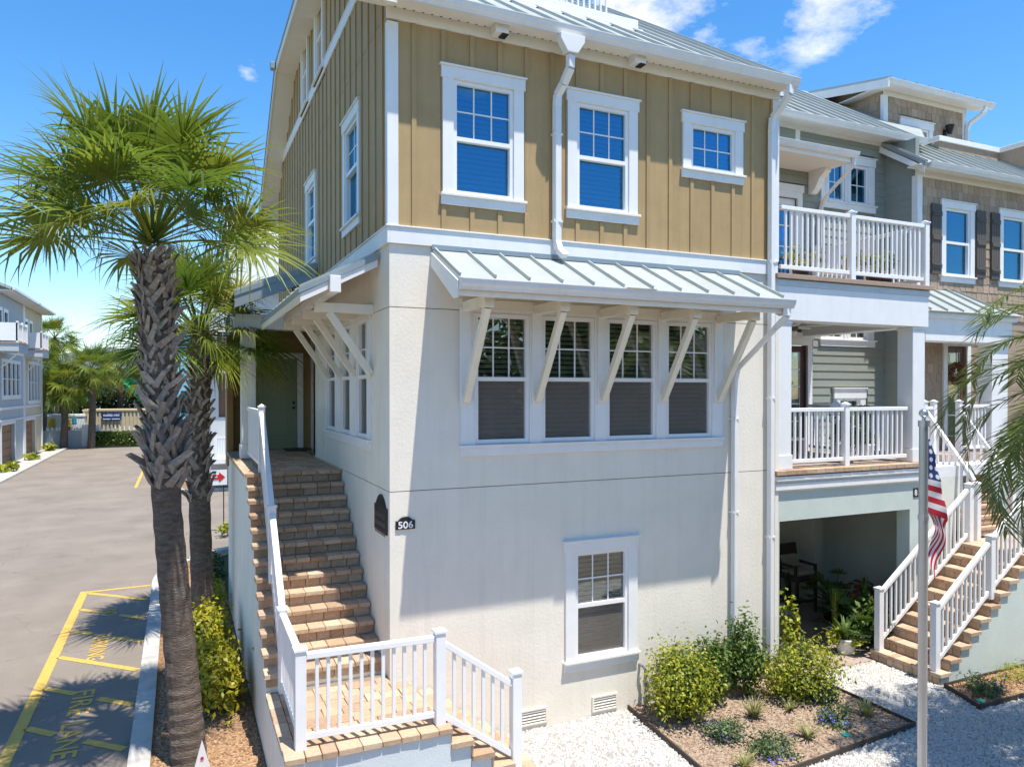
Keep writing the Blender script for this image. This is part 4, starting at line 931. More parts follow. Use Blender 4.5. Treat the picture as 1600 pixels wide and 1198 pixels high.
MB().tube([(7.55,1.2,5.78),(7.55,1.2,5.62)],.02,8).build('rod','steel',FN); MB().lathe([(.04,.0),(.11,-.03),(.12,-.12),(.06,-.15)],(7.55,1.2,5.62),16).build('motor','yellow' if False else 'door_brown',FN); MB().lathe([(.09,-.15),(.10,-.19),(.05,-.25),(.01,-.26)],(7.55,1.2,5.62),16).build('light_bowl','white',FN,smooth=True)
for i in range(5):
    a = .3+i*2*math.pi/5; mb = MB(); d = Vector((math.cos(a),math.sin(a),0)); n = Vector((-d.y,d.x,0)); c = Vector((7.55,1.2,5.53))
    pts = [c+d*.12+n*.04,c+d*.3+n*.07,c+d*.55+n*.075,c+d*.66+n*.03,c+d*.66-n*.03,c+d*.55-n*.075,c+d*.3-n*.07,c+d*.12-n*.04]
    mb.face(pts); mb.face([p+Vector((0,0,.012)) for p in pts][::-1])
    for j in range(8): k2 = (j+1) % 8; mb.face([pts[j],pts[k2],pts[k2]+Vector((0,0,.012)),pts[j]+Vector((0,0,.012))])
    mb.build('blade','trim',FN)

# ================================================================== SHINGLED TOWNHOUSE
S3 = thing('townhouse','brown shingled townhouse with dark shutters and a roof dormer at far right','house',(14.5,4.0,0))
YW = 1.75; XW0, XW1 = 11.5, 18.5
BW = [(12.39,13.09,6.88,8.19,7.53),(14.28,14.98,6.88,8.19,7.53),(16.2,16.9,6.88,8.19,7.53)]
put('wall', wall_mesh(Front(YW), XW0, XW1, -.05, 8.95, [sh(w) for w in BW]+[(12.42,13.05,3.2,5.35)], .2), 'shingle', S3)
SHM = [brick_mesh(.2,.022,.30,90+i,'shingle') for i in range(3)]
for me in SHM: me.materials.append(M['shingle'])
def shingles(parent, fr, u0, u1, w0, w1, holes, exp=.19, lim=300, mw=.17):
    cnt = 0; rest = MB(); z = w0; r = 0
    cells = []
    while z < w1:
        u = u0-random.uniform(0,.15)
        while u < u1:
            w = random.uniform(mw*.75, mw*1.3); a, b = max(u,u0), min(u+w,u1); u += w
            if b-a < .04: continue
            c = ((a+b)/2, z+exp/2)
            if any(h[0]-.01 < c[0] < h[1]+.01 and h[2] < c[1] < h[3] for h in holes): continue
            cells.append((a,b,z+random.uniform(-.012,.012)))
        z += exp
    for i, (a,b,z) in enumerate(cells):
        h = min(exp+.03, w1+.02-z)
        if h < .04: continue
        if i < lim:
            if isinstance(fr, Front): put('shingle', random.choice(SHM), None, parent, loc=((a+b)/2, fr.y-.008, z+h/2), rot=(R(-2.5),0,0), scale=((b-a-.006)/.2,1,h/.30))
            else: put('shingle', random.choice(SHM), None, parent, loc=(fr.x-.008,(a+b)/2, z+h/2), rot=(R(-2.5),0,R(-90)), scale=((b-a-.006)/.2,1,h/.30))
        else: fr.box(rest, a+.003, b-.003, z, z+h, -.01, .018)
    if rest.v: stuff(rest.build('shingle_course','shingle',parent))
bh = [(w[0]-.72,w[1]+.22,w[2]-.2,w[3]+.22) if i == 0 else (w[0]-.22,w[1]+.22,w[2]-.2,w[3]+.22) for i, w in enumerate(BW)]
shingles(S3, Front(YW), 11.62, 15.2, 5.95, 8.80, [(w[0]-.2,w[1]+.2,w[2]-.2,w[3]+.2) for w in BW], lim=230)
for w in BW: window(S3, Front(YW-.0), *w, cols=1, rows=1, casing=.13, gl='glass')
for (x0,x1) in ((11.88,12.18),(13.30,13.60),(13.79,14.08),(15.2,15.5)):
    s = B(x0,x1,YW-.05,YW-.028,6.83,8.28).build('shutter','shutter',S3)
    n = 4
    for i in range(n): a = x0+(x1-x0)*i/n; B(a+.003,a+(x1-x0)/n-.003,YW-.066,YW-.0502,6.83,8.28).build('shutter_plank','shutter',s,.003)
    for z in (7.0,7.58,8.08): B(x0+.01,x1-.01,YW-.085,YW-.0665,z-.045,z+.045).build('shutter_batten','shutter',s,.003)
    for z in (7.0,8.08): B(x0+.02,x1-.06,YW-.092,YW-.0855,z-.012,z+.012).build('shutter_hinge','black',s)
B(11.47,11.62,YW-.035,YW+.1,5.6,8.82).build('corner_board','trim',S3,.004); B(11.45,XW1,YW-.04,YW+.012,8.80,8.93).build('frieze_board','soffit',S3,.004)
B(11.2,XW1,1.47,YW,8.93,8.95).build('soffit','soffit',S3); gutter(S3,11.42,XW1,1.47,8.88)
def rz3(y): return 8.97+SL*(y-1.40)
slab(S3,[(11.30,1.40,8.97),(XW1,1.40,8.97),(XW1,5.5,rz3(5.5)),(11.30,5.5,rz3(5.5))],.04,'roof')
MB().prism([(1.40,8.99),(2.7,rz3(2.7)+.02),(2.7,rz3(2.7)-.06),(1.40,8.90)],0,11.28,11.299).build('rake_edge','roof_edge',S3)
MB().prism([(1.45,8.90),(2.7,rz3(2.7)-.08),(2.7,rz3(2.7)-.22),(1.45,8.78)],0,11.30,11.33).build('rake_board','trim',S3)
x = 11.35
while x < XW1: MB().beam((x,1.41,rz3(1.41)+.02),(x,5.5,rz3(5.5)+.02),.022,.045).build('standing_seam','roof',S3); x += .43
mb = MB(); mb.box(15.05,15.2,1.55,1.70,8.84,8.93); mb.build('soffit_vent_box','soffit',S3)
# dormer
DY, DX0, DX1 = 3.5, 12.66, 15.55
B(DX0,DX1,DY,7,9.9,11.38).build('dormer_wall','shingle',S3)
shingles(S3, Front(DY), DX0+.14, DX1-.1, 10.35, 11.28, [(13.2,14.35,10.0,10.92)], lim=120)
shingles(S3, Side(DX0), DY+.1, 5.6, 10.4, 11.3, [], lim=60)
B(DX0-.02,DX0+.13,DY-.03,DY+.06,9.9,11.3).build('corner_board','trim',S3,.004); B(DX1-.12,DX1+.02,DY-.03,DY+.06,9.9,11.3).build('corner_board','trim',S3,.004)
window(S3, Front(DY), 13.4,14.15,10.1,10.62,None,cols=1,rows=1,casing=.14,headh=.17,blind=None)
B(DX0,DX1,DY-.035,DY+.02,11.28,11.40).build('frieze_board','soffit',S3,.004); MB().prism([(DY,11.381),(7.0,11.381),(7.0,12.27),(DY,11.52)],0,DX0+.01,DX1-.01).build('dormer_gable','shingle',S3); B(DX0-.30,DX0,DY-.3,7.0,11.385,11.40).build('soffit','soffit',S3)
slab(S3,[(DX0-.30,DY-.40,11.50),(DX1+.55,DY-.40,11.50),(DX1+.55,7.2,11.50+.30*3.0),(DX0-.30,7.2,11.50+.30*3.0)],.05,'roof','dormer_roof'); B(DX0-.2,DX1+.4,DY-.30,DY,11.40,11.42).build('soffit','soffit',S3); gutter(S3,DX0-.3,DX1+.55,DY-.29,11.375)
MB().prism([(DY-.4,11.46),(7.2,12.35),(7.2,12.15),(DY-.4,11.28)],0,DX0-.32,DX0-.29).build('rake_board','trim',S3)
x = DX0-.2
while x < DX1+.5: MB().beam((x,DY-.39,11.525),(x,7.2,12.425),.022,.045).build('standing_seam','roof',S3); x += .43
mb = MB(); mb.rtube([(DX1+.25,DY-.36,11.38),(DX1+.22,DY-.34,11.25),(DX1+.0,DY-.1,11.0),(DX1-.02,DY-.07,10.85),(DX1-.02,DY-.07,10.5)],.09,.07); mb.build('downspout','gutter',S3)
LF = thing('flood_light','black flood light mounted on the shingled dormer wall','light',(14.75,DY-.05,10.7)); B(14.70,14.80,DY-.06,DY-.02,10.62,10.76).build('bracket','black',LF); MB().lathe([(.05,-.10),(.07,-.02),(.11,.10),(.10,.11)],(14.78,DY-.15,10.74),12).build('lamp_head','black',LF)
# roof-deck parapet
B(13.9,16.1,3.0,3.12,9.9,10.24).build('parapet','shingle',S3); B(13.86,16.14,2.96,3.14,10.24,10.36).build('parapet_cap','trim',S3,.006); B(16.1,16.25,2.3,3.0,9.5,10.24).build('parapet','shingle',S3); B(16.06,16.28,2.26,2.955,10.24,10.36).build('parapet_cap','trim',S3,.006); B(13.86,14.0,3.14,4.0,10.24,10.36).build('parapet_cap','trim',S3,.006)
# entry porch of the shingled house
glazed_door(S3, Front(YW), 12.42, 13.05, 3.2, 5.35, 'door_brown', 1, 4, 'glass_low')
PX0, PX1, PYF = 10.42, 13.62, 0.75
B(11.0,PX1,PYF,YW,3.0,3.19).build('porch_floor','patio',S3); B(11.0,PX1,PYF+.05,YW,-.05,3.0).build('porch_base','stucco_sage',S3)
B(12.45,12.95,PYF+.06,PYF+.36,3.42,5.4).build('porch_column','trim',S3,.006); B(12.43,12.97,PYF+.04,PYF+.38,3.19,3.42).build('column_base','trim',S3,.006)
B(PX0,12.98,PYF,PYF+.36,5.35,5.80).build('porch_beam','trim',S3,.006); B(12.6,12.98,PYF+.36,YW,5.35,5.80).build('porch_beam','trim',S3,.006)
B(10.36,13.05,PYF-.06,PYF,5.78,5.88).build('porch_fascia','trim',S3,.004); B(12.985,13.05,PYF,YW,5.78,5.88).build('porch_fascia','trim',S3)
slab(S3,[(10.30,PYF-.12,5.90),(13.12,PYF-.12,5.90),(13.12-.55,YW,6.52),(10.30+.45,YW,6.52)],.03,'roof','porch_roof')
slab(S3,[(13.12,PYF-.12,5.90),(13.12,YW,5.90),(13.12-.55,YW,6.52)],.03,'roof','porch_roof')
for i in range(6):
    x = 10.42+.46*i; MB().beam((x,PYF-.11,5.925),(min(x+.1,12.6),YW-.02,6.535),.022,.045).build('standing_seam','roof',S3)
shingles(S3, Front(YW), 11.6, 12.24, 3.25, 5.6, [], lim=60); shingles(S3, Front(YW), 13.2, 14.2, 3.25, 5.6, [], lim=40)
WR = thing('door_wreath','round dried flower wreath hanging on the glazed brown door','wreath',(12.73,YW+.03,4.75))
mb = MB()
for i in range(420):
    a = random.uniform(0,2*math.pi); r = random.gauss(.17,.035); c = Vector((12.72+r*math.cos(a), YW+.0+random.uniform(-.05,.03), 4.78+r*math.sin(a))); d = Vector((random.uniform(-1,1),random.uniform(-1,1),random.uniform(-1,1))).normalized()*.045; e = d.cross(Vector((random.random(),1,random.random()))).normalized()*.018
    mb.face([c-d,c+e,c+d,c-e])
mb.build('wreath_leaves','leaf_red',WR,recalc=False); MB().tube([(12.72,YW-.01,4.95),(12.72,YW-.01,5.3)],.008,6).build('hanger','black',WR)
# right stairs: flight one rises to +X, flight two turns back to the porch
S4 = thing('side_staircase','tan brick staircase at right rising to a landing in front of the shingled house','staircase',(9.0,-0.5,0))
n1 = 10; fx = 8.06; ft = .232; fr_ = .176; ya, yb_ = -1.25, -.03
MB().prism([(fx+ft,-.05)]+sum([[(fx+ft*k+.02, fr_*k-.06 if k else -.05),(fx+ft*k+.02, fr_*(k+1)-.06)] for k in range(n1)],[])+[(12.6,fr_*n1-.06),(12.6,-.05)],1,ya+.02,yb_-.02).build('stair_body','stucco_sage',S4)
for k in range(n1):
    z = fr_*(k+1); x = fx+ft*k
    def f(c, w, z=z, x=x): put('tread_brick', bricks(.25,.2,.06), 'brick', S4, loc=(x+.115,c,z-.03), rot=(0,0,random.uniform(-.01,.01)), scale=(1,(w-.006)/.2,1))
    brow(S4, ya-.02, yb_, 8, f)
    def g(c, w, z=z, x=x): put('riser_brick', bricks(.028,.2,.112), 'brick', S4, loc=(x+.016,c,z-.06-.056), scale=(1,(w-.006)/.2,1))
    brow(S4, ya+.005, yb_, 8, g)
zl2 = fr_*n1
for i in range(6):
    def f(c, w, i=i): put('landing_paver', bricks(.25,.2,.06), 'brick', S4, loc=(fx+ft*n1+.13+.255*i,c,zl2-.028), scale=(1,(w-.006)/.2,1))
    brow(S4, ya-.02, yb_, 8, f)
n2 = 8; r2 = (3.19-zl2)/n2; x2a, x2b = 10.55, 11.75
for k in range(1, n2):
    z = zl2+r2*k; y = yb_-.05+ .095*k
    MB().box(x2a,x2b,y+.03,PYF+.05,zl2-.2,z-.06).build('step_body','mortar',S4)
    def f(c, w, z=z, y=y): put('tread_brick', bricks(.2,.2,.06), 'brick', S4, loc=(c,y+.09,z-.03), scale=((w-.006)/.2,1,1))
    brow(S4, x2a, x2b, 6, f)
    def g(c, w, z=z, y=y): put('riser_brick', bricks(.2,.028,.105), 'brick', S4, loc=(c,y+.02,z-.06-.052), scale=((w-.006)/.2,1,1))
    brow(S4, x2a, x2b, 6, g)
R4 = thing('stair_railing','white railing on the far side of the lower right stair flight','railing',(8.3,.2,0),'railings of the right staircase')
rpost(R4,8.13,-.14,fr_,1.0,.105); rpost(R4,10.36,-.14,zl2,1.0,.105); rail(R4,(8.13,-.14,fr_+.02),(10.36,-.14,zl2+.06),.92)
R5 = thing('stair_railing','white railing on the near side of the lower right stair flight above the gravel','railing',(8.2,-1.1,0),'railings of the right staircase')
rpost(R5,8.13,-1.12,fr_,1.02,.105); rpost(R5,10.3,-1.12,zl2,1.0,.105); rpost(R5,9.42,-1.12,1.12,.98,.105); rail(R5,(8.13,-1.12,fr_),(9.42,-1.12,1.15),.92); rail(R5,(9.42,-1.12,1.15),(10.3,-1.12,zl2),.92); rail(R5,(10.3,-1.12,zl2),(12.4,-1.12,zl2),.92)
R6 = thing('stair_railing','white railing climbing from the brick landing up to the wreath door porch','railing',(10.7,.2,zl2),'railings of the right staircase')
rpost(R6,10.62,-.10,zl2,1.0,.105); rpost(R6,10.62,.92,3.19,1.0,.09); rail(R6,(10.62,-.10,zl2+.1),(10.62,.92,3.19),.92); rpost(R6,11.80,.02,zl2,1.0,.105); rpost(R6,11.62,.92,3.19,1.0,.09); rail(R6,(11.80,.02,zl2+.1),(11.62,.92,3.19),.92); rail(R6,(11.62,.85,3.19),(12.45,.85,3.19),.95); rail(R6,(10.05,1.0,3.19),(11.0,1.0,3.19),.92)
rpost(R6,11.0,1.0,3.19,1.0,.09)

# ================================================================== VEGETATION
def leaves(c, r, n, size, seed, clump=None, aspect=.5, up=.35, shell=.55, bottom=-0.9):
    g = np.random.default_rng(seed); c = np.array(c); r = np.array(r)
    k = clump or max(6, n//60)
    d = g.normal(size=(k,3)); d /= np.linalg.norm(d,axis=1)[:,None]; cc = d*(shell+(1-shell)*g.random((k,1)))**.8*r*.88; cc[:,2] = np.maximum(cc[:,2], bottom*r[2])
    w = g.integers(0,k,n); off = g.normal(size=(n,3))*r*(.20+.10*g.random((n,1))); P = cc[w]+off; P[:,2] = np.maximum(P[:,2], bottom*r[2]); P = P+c
    out = (P-c)/r; out /= np.linalg.norm(out,axis=1)[:,None]+1e-6
    nrm = out*.5+g.normal(size=(n,3))*.55+np.array([0,0,up]); nrm /= np.linalg.norm(nrm,axis=1)[:,None]
    t = g.normal(size=(n,3)); t -= (t*nrm).sum(1)[:,None]*nrm; t /= np.linalg.norm(t,axis=1)[:,None]; b = np.cross(nrm,t)
    s = size*g.uniform(.6,1.3,(n,1)); a = t*s; e = b*s*aspect; dr = nrm*s*.18
    V = np.stack([P-a-dr, P+e+dr*.6, P+a-dr, P-e+dr*.6],1)
    return V.reshape(-1,3), n
def shrub(name, label, cat, base, c, r, n, size, m, seed, group=None, stems=5, flowers=None, aspect=.5, bottom=-.9, clump=None):
    t = thing(name, label, cat, base, group); V, k = leaves(c, r, n, size, seed, aspect=aspect, bottom=bottom, clump=clump)
    put('foliage', qmesh('foliage', V, k), m, t); g = random.Random(seed)
    if n >= 1400:
        V, k = leaves((c[0],c[1],c[2]-.06), [x*.78 for x in r], n//3, size*1.1, seed+5, aspect=aspect, bottom=bottom); put('inner_foliage', qmesh('inner_foliage', V, k), 'leaf_green', t)
    for i in range(stems):
        a = g.uniform(0,6.28); q = (c[0]+r[0]*.55*math.cos(a), c[1]+r[1]*.55*math.sin(a), c[2]+r[2]*g.uniform(.1,.7)); p = (base[0]+g.uniform(-.04,.04), base[1]+g.uniform(-.04,.04), base[2])
        mid = tuple((p[j]*.5+q[j]*.5)+(0,0,.05)[j] for j in range(3)); MB().tube([p,mid,q],[.011,.008,.004],5).build('stem','woody',t)
    if flowers:
        V, k = leaves(c, [x*1.05 for x in r], flowers[1], flowers[2], seed+1, bottom=-.2, up=.8, aspect=.9, shell=.9); stuff(put('flowers', qmesh('flowers', V, k), flowers[0], t))
    return t
shrub('croton_bush','yellow green leafy bush by the stair wall, larger one nearer the camera','bush',(-1.86,2.3,.08),(-1.86,2.3,.50),(.32,.70,.42),3000,.046,'leaf_yel',11)
shrub('croton_bush','yellow green leafy bush by the stair wall beside the rear palm trunk','bush',(-1.90,4.0,.08),(-1.90,4.0,.52),(.32,.66,.44),2800,.046,'leaf_yel',12)
shrub('low_bush','green bush behind the rear palm trunk in the planting strip','bush',(-1.72,6.9,.08),(-1.72,6.9,.42),(.22,.75,.32),800,.045,'leaf_lime',13)
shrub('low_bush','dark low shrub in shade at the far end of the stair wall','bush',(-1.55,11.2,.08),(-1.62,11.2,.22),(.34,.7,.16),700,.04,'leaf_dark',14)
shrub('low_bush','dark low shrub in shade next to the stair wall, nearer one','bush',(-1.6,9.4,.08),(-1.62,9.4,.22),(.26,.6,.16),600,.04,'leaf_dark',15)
shrub('garden_shrub','large lime green shrub at the left end of the planting bed','shrub',(3.80,-.62,.02),(3.80,-.60,.55),(.44,.42,.50),4200,.030,'leaf_lime',21,stems=9,bottom=-.8)
shrub('garden_shrub','mid green shrub against the wall behind the lime shrub','shrub',(4.50,-.36,.02),(4.50,-.36,.50),(.36,.30,.42),2400,.030,'leaf_green',22,stems=7)
shrub('garden_shrub','tall upright dark green shrub between the two downspouts','shrub',(5.12,-.36,.02),(5.12,-.36,.62),(.30,.24,.55),1900,.034,'leaf_green',23,stems=9,clump=26)
shrub('garden_shrub','open lime green shrub at the right of the planting bed near the patio','shrub',(5.80,-.72,.02),(5.80,-.72,.46),(.58,.46,.42),3600,.028,'leaf_lime',24,stems=10,clump=44)
shrub('patio_shrub','narrow leafy plant growing beside the white corner trim at the patio opening','plant',(6.42,.12,.0),(6.42,.12,.62),(.15,.15,.58),420,.05,'leaf_lime',25,stems=4)
for (x,y,r,lab) in ((3.97,-1.28,.25,'low blue flowering mound in front of the large lime shrub'),(4.22,-1.85,.27,'low blue flowering mound at the front edge of the bed'),(5.98,-1.02,.19,'low blue flowering mound beside the open lime shrub'),(5.58,-1.58,.22,'low blue flowering mound near the right corner of the bed'),(8.42,-1.68,.27,'blue flowering mound in the small bed beside the right stairs')):
    shrub('flower_mound',lab,'flowers',(x,y,.02),(x,y,.11),(r*1.1,r,.15),1100,.022,'leaf_blue',int(x*100),'blue flowering mounds',stems=0,flowers=('flower_blue',75,.014),bottom=-.5)
shrub('ground_cover','bright lime ground cover clump at the right edge by the stucco stair wall','plant',(9.35,-1.62,.02),(9.35,-1.62,.13),(.42,.22,.13),900,.03,'leaf_lime',61,stems=0,aspect=.2)
def blades(c, n, h, spread, w, seed, segs=4, lean=1.0):
    g = random.Random(seed); mb = MB()
    for i in range(n):
        a = g.uniform(0,6.28); sp = spread*g.uniform(.3,1.0); hh = h*g.uniform(.6,1.1); d = Vector((math.cos(a),math.sin(a),0)); sd = Vector((-d.y,d.x,0)); prev = None; c0 = Vector(c)+d*g.uniform(0,.04)
        for s in range(segs+1):
            t = s/segs; p = c0+d*(sp*t**1.4*lean)+Vector((0,0,hh*(t-.38*lean*t*t*sp/max(spread,.01)))); ww = w*(1-t**2.2)*.5+.001
            cur = (p-sd*ww, p+sd*ww)
            if prev: mb.face([prev[0],prev[1],cur[1],cur[0]])
            prev = cur
    return mb
for (x,y,n,h,s,lab) in ((4.72,-.98,60,.34,.26,'striped grass tuft in the middle of the bed behind the blue mounds'),(5.35,-1.0,34,.2,.22,'small flat striped grass tuft left of the open lime shrub'),(4.92,-1.72,48,.28,.24,'striped grass tuft at the front of the bed between two blue mounds'),(6.14,-1.58,52,.3,.24,'striped grass tuft at the right corner of the bed'),(3.70,-1.95,36,.24,.22,'striped grass tuft at the bottom edge left of the front blue mound')):
    t = thing('grass_tuft',lab,'grass tuft',(x,y,.02),'striped grass tufts'); blades((x,y,.02),n,h,s,.018,int(x*90)).build('blades','leaf_strip',t,recalc=False)
for (x,y,z,lab) in ((5.43,-1.86,.035,'green sprinkler cap beside the blue mound at the bed edge'),(8.0,-1.9,.035,'green sprinkler cap at the corner of the small right bed'),(-2.28,2.9,.09,'green sprinkler cap in the mulch strip by the kerb')):
    tag(MB().lathe([(.055,0),(.055,.012),(.03,.018)],(x,y,z),14).build('sprinkler_cap','tealcap'),lab,'sprinkler')

# ---- sabal palms
def fan_frond(e, seed, pet=.75, blade=.95, nl=40, droop=.35, wid=.036):
    g = random.Random(seed); mb = MB(); d = Vector((math.cos(e),0,math.sin(e))); side = Vector((0,1,0))
    tw = g.uniform(-.6,.6)
    pts = [d*(pet*t)+Vector((0,0,-.14*pet*t*t*max(0,math.cos(e)))) for t in (0,.33,.66,1)]
    for a, b, w in zip(pts[:-1],pts[1:],(.045,.034,.026)): mb.beam(a,b,w,.014)
    hast = pts[-1]; ax = (pts[-1]-pts[-2]).normalized(); ax = (ax+Vector((0,0,-.18))).normalized()
    nr = ax.cross(side).normalized()
    if nr.z < 0: nr = -nr
    s2 = (side*math.cos(tw)+nr*math.sin(tw)).normalized(); nr = s2.cross(ax).normalized()
    if nr.z < -.2: nr = -nr
    for i in range(nl):
        f = -1+2*i/(nl-1); a = f*R(118)+g.uniform(-.04,.04); base = hast+ax*(.28*blade*(1-abs(f))**.7)
        v = (ax*math.cos(a)+s2*math.sin(a)+nr*(.30*abs(math.sin(a))*g.uniform(.5,1.2))).normalized()
        Lg = blade*(.72+.28*math.cos(a*.7))*g.uniform(.88,1.1); wd = v.cross(nr).normalized(); prev = None; dk = droop*g.uniform(.5,1.7); kink = g.random() < .22
        for s,w in ((0,.014),(.25,wid),(.52,wid*.82),(.78,wid*.38),(1,.003)):
            p = base+v*(Lg*s)*(1-.15*dk*s)+Vector((0,0,-dk*Lg*s**2.4))
            if kink and s > .6: p = base+v*(Lg*.58)+Vector((0,0,-dk*Lg*.3-(s-.55)*Lg*.95))
            cur = (p-wd*(w/2)+nr*w*.12, p+wd*(w/2)+nr*w*.12)
            if prev: mb.face([prev[0],prev[1],cur[1],cur[0]])
            prev = cur
    me = mb.mesh('frond', recalc=False); return me
FV = {}
def frond_var(e_deg, s, kind, pet, blade):
    k = (e_deg, s, kind, pet, blade)
    if k not in FV:
        me = fan_frond(R(e_deg), hash(k) % 9973 if False else int(e_deg*7+s*131+pet*100), pet, blade, droop=.24 if kind == 'g' else .55)
        me.materials.append(M['frond'] if kind == 'g' else M['frond_y']); FV[k] = me
    return FV[k]
def boot_mesh(lean, L_, w, seed):
    g = random.Random(seed); mb = MB(); prev = None; r0, r1 = .0, .075
    for s,wd,th in ((0,1.15,.03),(.3,1.0,.028),(.65,.82,.022),(.9,.70,.014),(1.0,.62,.008)):
        x = r0+(r1-r0)*s**1.3+.015*math.sin(s*5); y = lean*L_*s; z = L_*.85*s; hw = w*wd/2
        tx, ty = 1.0, 0
        pl = [(x-th, y-hw*.8, z+hw*.5*lean), (x, y-hw, z+hw*.5*lean), (x+th*.5, y, z), (x, y+hw, z-hw*.5*lean), (x-th, y+hw*.8, z-hw*.5*lean)]
        b = len(mb.v); mb.v += pl
        if prev is not None:
            for k in range(5): k2 = (k+1) % 5; mb.f.append((prev+k,prev+k2,b+k2,b+k))
        prev = b
    mb.f.append(tuple(prev+k for k in range(5)))
    return mb.mesh('leaf_boot')
BOOTS = [boot_mesh(l, .34, .10, i) for i, l in enumerate((.62,-.62,.50,-.50,.75,-.7))]
for b_ in BOOTS: b_.materials.append(M['boot'])
def sabal(label, path, rads, boot_z, crown, pet, blade, nf, seed, bscale=1.0, nboot=5, ystep=.115, yellow=5, emin=-48):
    g = random.Random(seed); t = thing('palm_tree', label, 'palm tree', path[0])
    mb = MB(); n = 18; P = []
    for i in range(len(path)-1):
        for s in range(14): f = s/14; P.append((Vector(path[i]).lerp(Vector(path[i+1]),f), rads[i]*(1-f)+rads[i+1]*f))
    P.append((Vector(path[-1]), rads[-1]))
    mb.tube([p for p,_ in P], [r*(1+.03*((k % 2)*2-1)) for k,(_,r) in enumerate(P)], n); mb.build('trunk','bark',t,smooth=False)
    def axis(z):
        for (a,ra),(b,rb) in zip(P[:-1],P[1:]):
            if a.z <= z <= b.z: f = (z-a.z)/(b.z-a.z+1e-9); return a.lerp(b,f), ra*(1-f)+rb*f
        return P[-1]
    z = boot_z[0]; k = 0
    while z < boot_z[1]:
        f = (z-boot_z[0])/(boot_z[1]-boot_z[0]); sc = bscale*(1.22-.50*f)*g.uniform(.7,1.2)
        for j in range(nboot+(2 if f > .75 else 0)):
            th = 2*math.pi*(j/nboot)+k*1.13+g.uniform(-.15,.15); c, r = axis(z+g.uniform(-.03,.03)); rr = r*.84
            put('leaf_boot', BOOTS[(k % 2)+2*g.randint(0,2)], None, t, loc=(c.x+rr*math.cos(th), c.y+rr*math.sin(th), c.z), rot=(g.uniform(-.15,.15),g.uniform(-.10,.25),th+g.uniform(-.2,.2)), scale=(sc,sc*g.uniform(.75,1.2),sc*g.uniform(.7,1.25)))
        z += ystep*(1.1-.35*f); k += 1
    cx = Vector(crown)
    for i in range(nf):
        f = i/(nf-1); e = 76-(76-emin)*f**.85; e = round(e/11)*11
        az = i*2.39996+g.uniform(-.2,.2); kind = 'y' if (f > .6 and g.random() < yellow/50) else 'g'
        put('frond', frond_var(e, g.randint(0,1), kind, pet, blade), None, t, loc=cx+Vector((.05*math.cos(az),.05*math.sin(az),.06-.18*f)), rot=(g.uniform(-.08,.08),g.uniform(-.08,.08),az), scale=(s_ := g.uniform(.85,1.08),s_,s_))
    return t
sabal('tall palm with shaggy criss cross boots on its trunk at the kerb, nearest the camera',[(-2.19,.73,0.0),(-2.26,.77,1.0),(-2.42,.86,3.0),(-2.56,.95,5.95)],[.20,.178,.158,.175],(3.28,6.0),(-2.57,.96,6.22),.94,.86,42,5,.76,8,.09,emin=12)
sabal('shorter palm standing behind the tall palm beside the stair wall',[(-1.90,5.98,0.0),(-1.98,6.03,3.3),(-1.90,6.03,5.45)],[.20,.18,.17],(2.35,5.4),(-1.95,5.95,5.5),.84,.93,46,9,.74,7,.11,yellow=0,emin=-14)

# ---- date palm at right
def pinnate(e, L_, seed, n=44, ll=.42):
    g = random.Random(seed); mb = MB(); P = []; p = Vector((0,0,0)); el = e
    for i in range(25):
        P.append(p.copy()); p = p+Vector((math.cos(el),0,math.sin(el)))*(L_/24); el -= R(4.6)*(.5+i/16)
    for i in range(24): mb.beam(P[i],P[i+1],.022*(1-i/27)+.004,.018*(1-i/27)+.003)
    for i in range(n):
        s = .16+.84*i/(n-1); k = s*24; j = min(23,int(k)); b = P[j].lerp(P[j+1],k-j); ax = (P[j+1]-P[j]).normalized(); sd = Vector((0,1,0)); nr = ax.cross(sd); nr = nr if nr.z > 0 else -nr
        for q in (-1,1):
            Lf = ll*(1-.45*abs(s-.45)*1.6)*g.uniform(.85,1.1); v = (ax*.62+sd*q*.80+nr*g.uniform(-.05,.28)).normalized(); wd = v.cross(nr).normalized(); prev = None
            for t,w in ((0,.016),(.35,.030),(.75,.020),(1,.002)):
                c = b+v*Lf*t+Vector((0,0,-.13*Lf*t*t)); cur = (c-wd*w/2,c+wd*w/2)
                if prev: mb.face([prev[0],prev[1],cur[1],cur[0]])
                prev = cur
    me = mb.mesh('frond',recalc=False); me.materials.append(M['datefrond']); return me
DP = thing('date_palm','feathery date palm with arching fronds at the right edge in front of the stairs','palm tree',(7.5,-4.3,0))
MB().tube([(7.5,-4.3,0),(7.53,-4.32,2.2),(7.5,-4.3,4.15)],[.2,.16,.17],14).build('trunk','bark',DP)
PV = [pinnate(R(a), 2.75, 40+i, 52, .46) for i,a in enumerate((75,58,42,28,12,-6))]
for i in range(60):
    az = i*2.39996; k = min(5,int(i/60*6)); put('frond', PV[k], None, DP, loc=(7.5,-4.3,4.22), rot=(random.uniform(-.1,.1),0,az), scale=(random.uniform(.88,1.05),)*3)

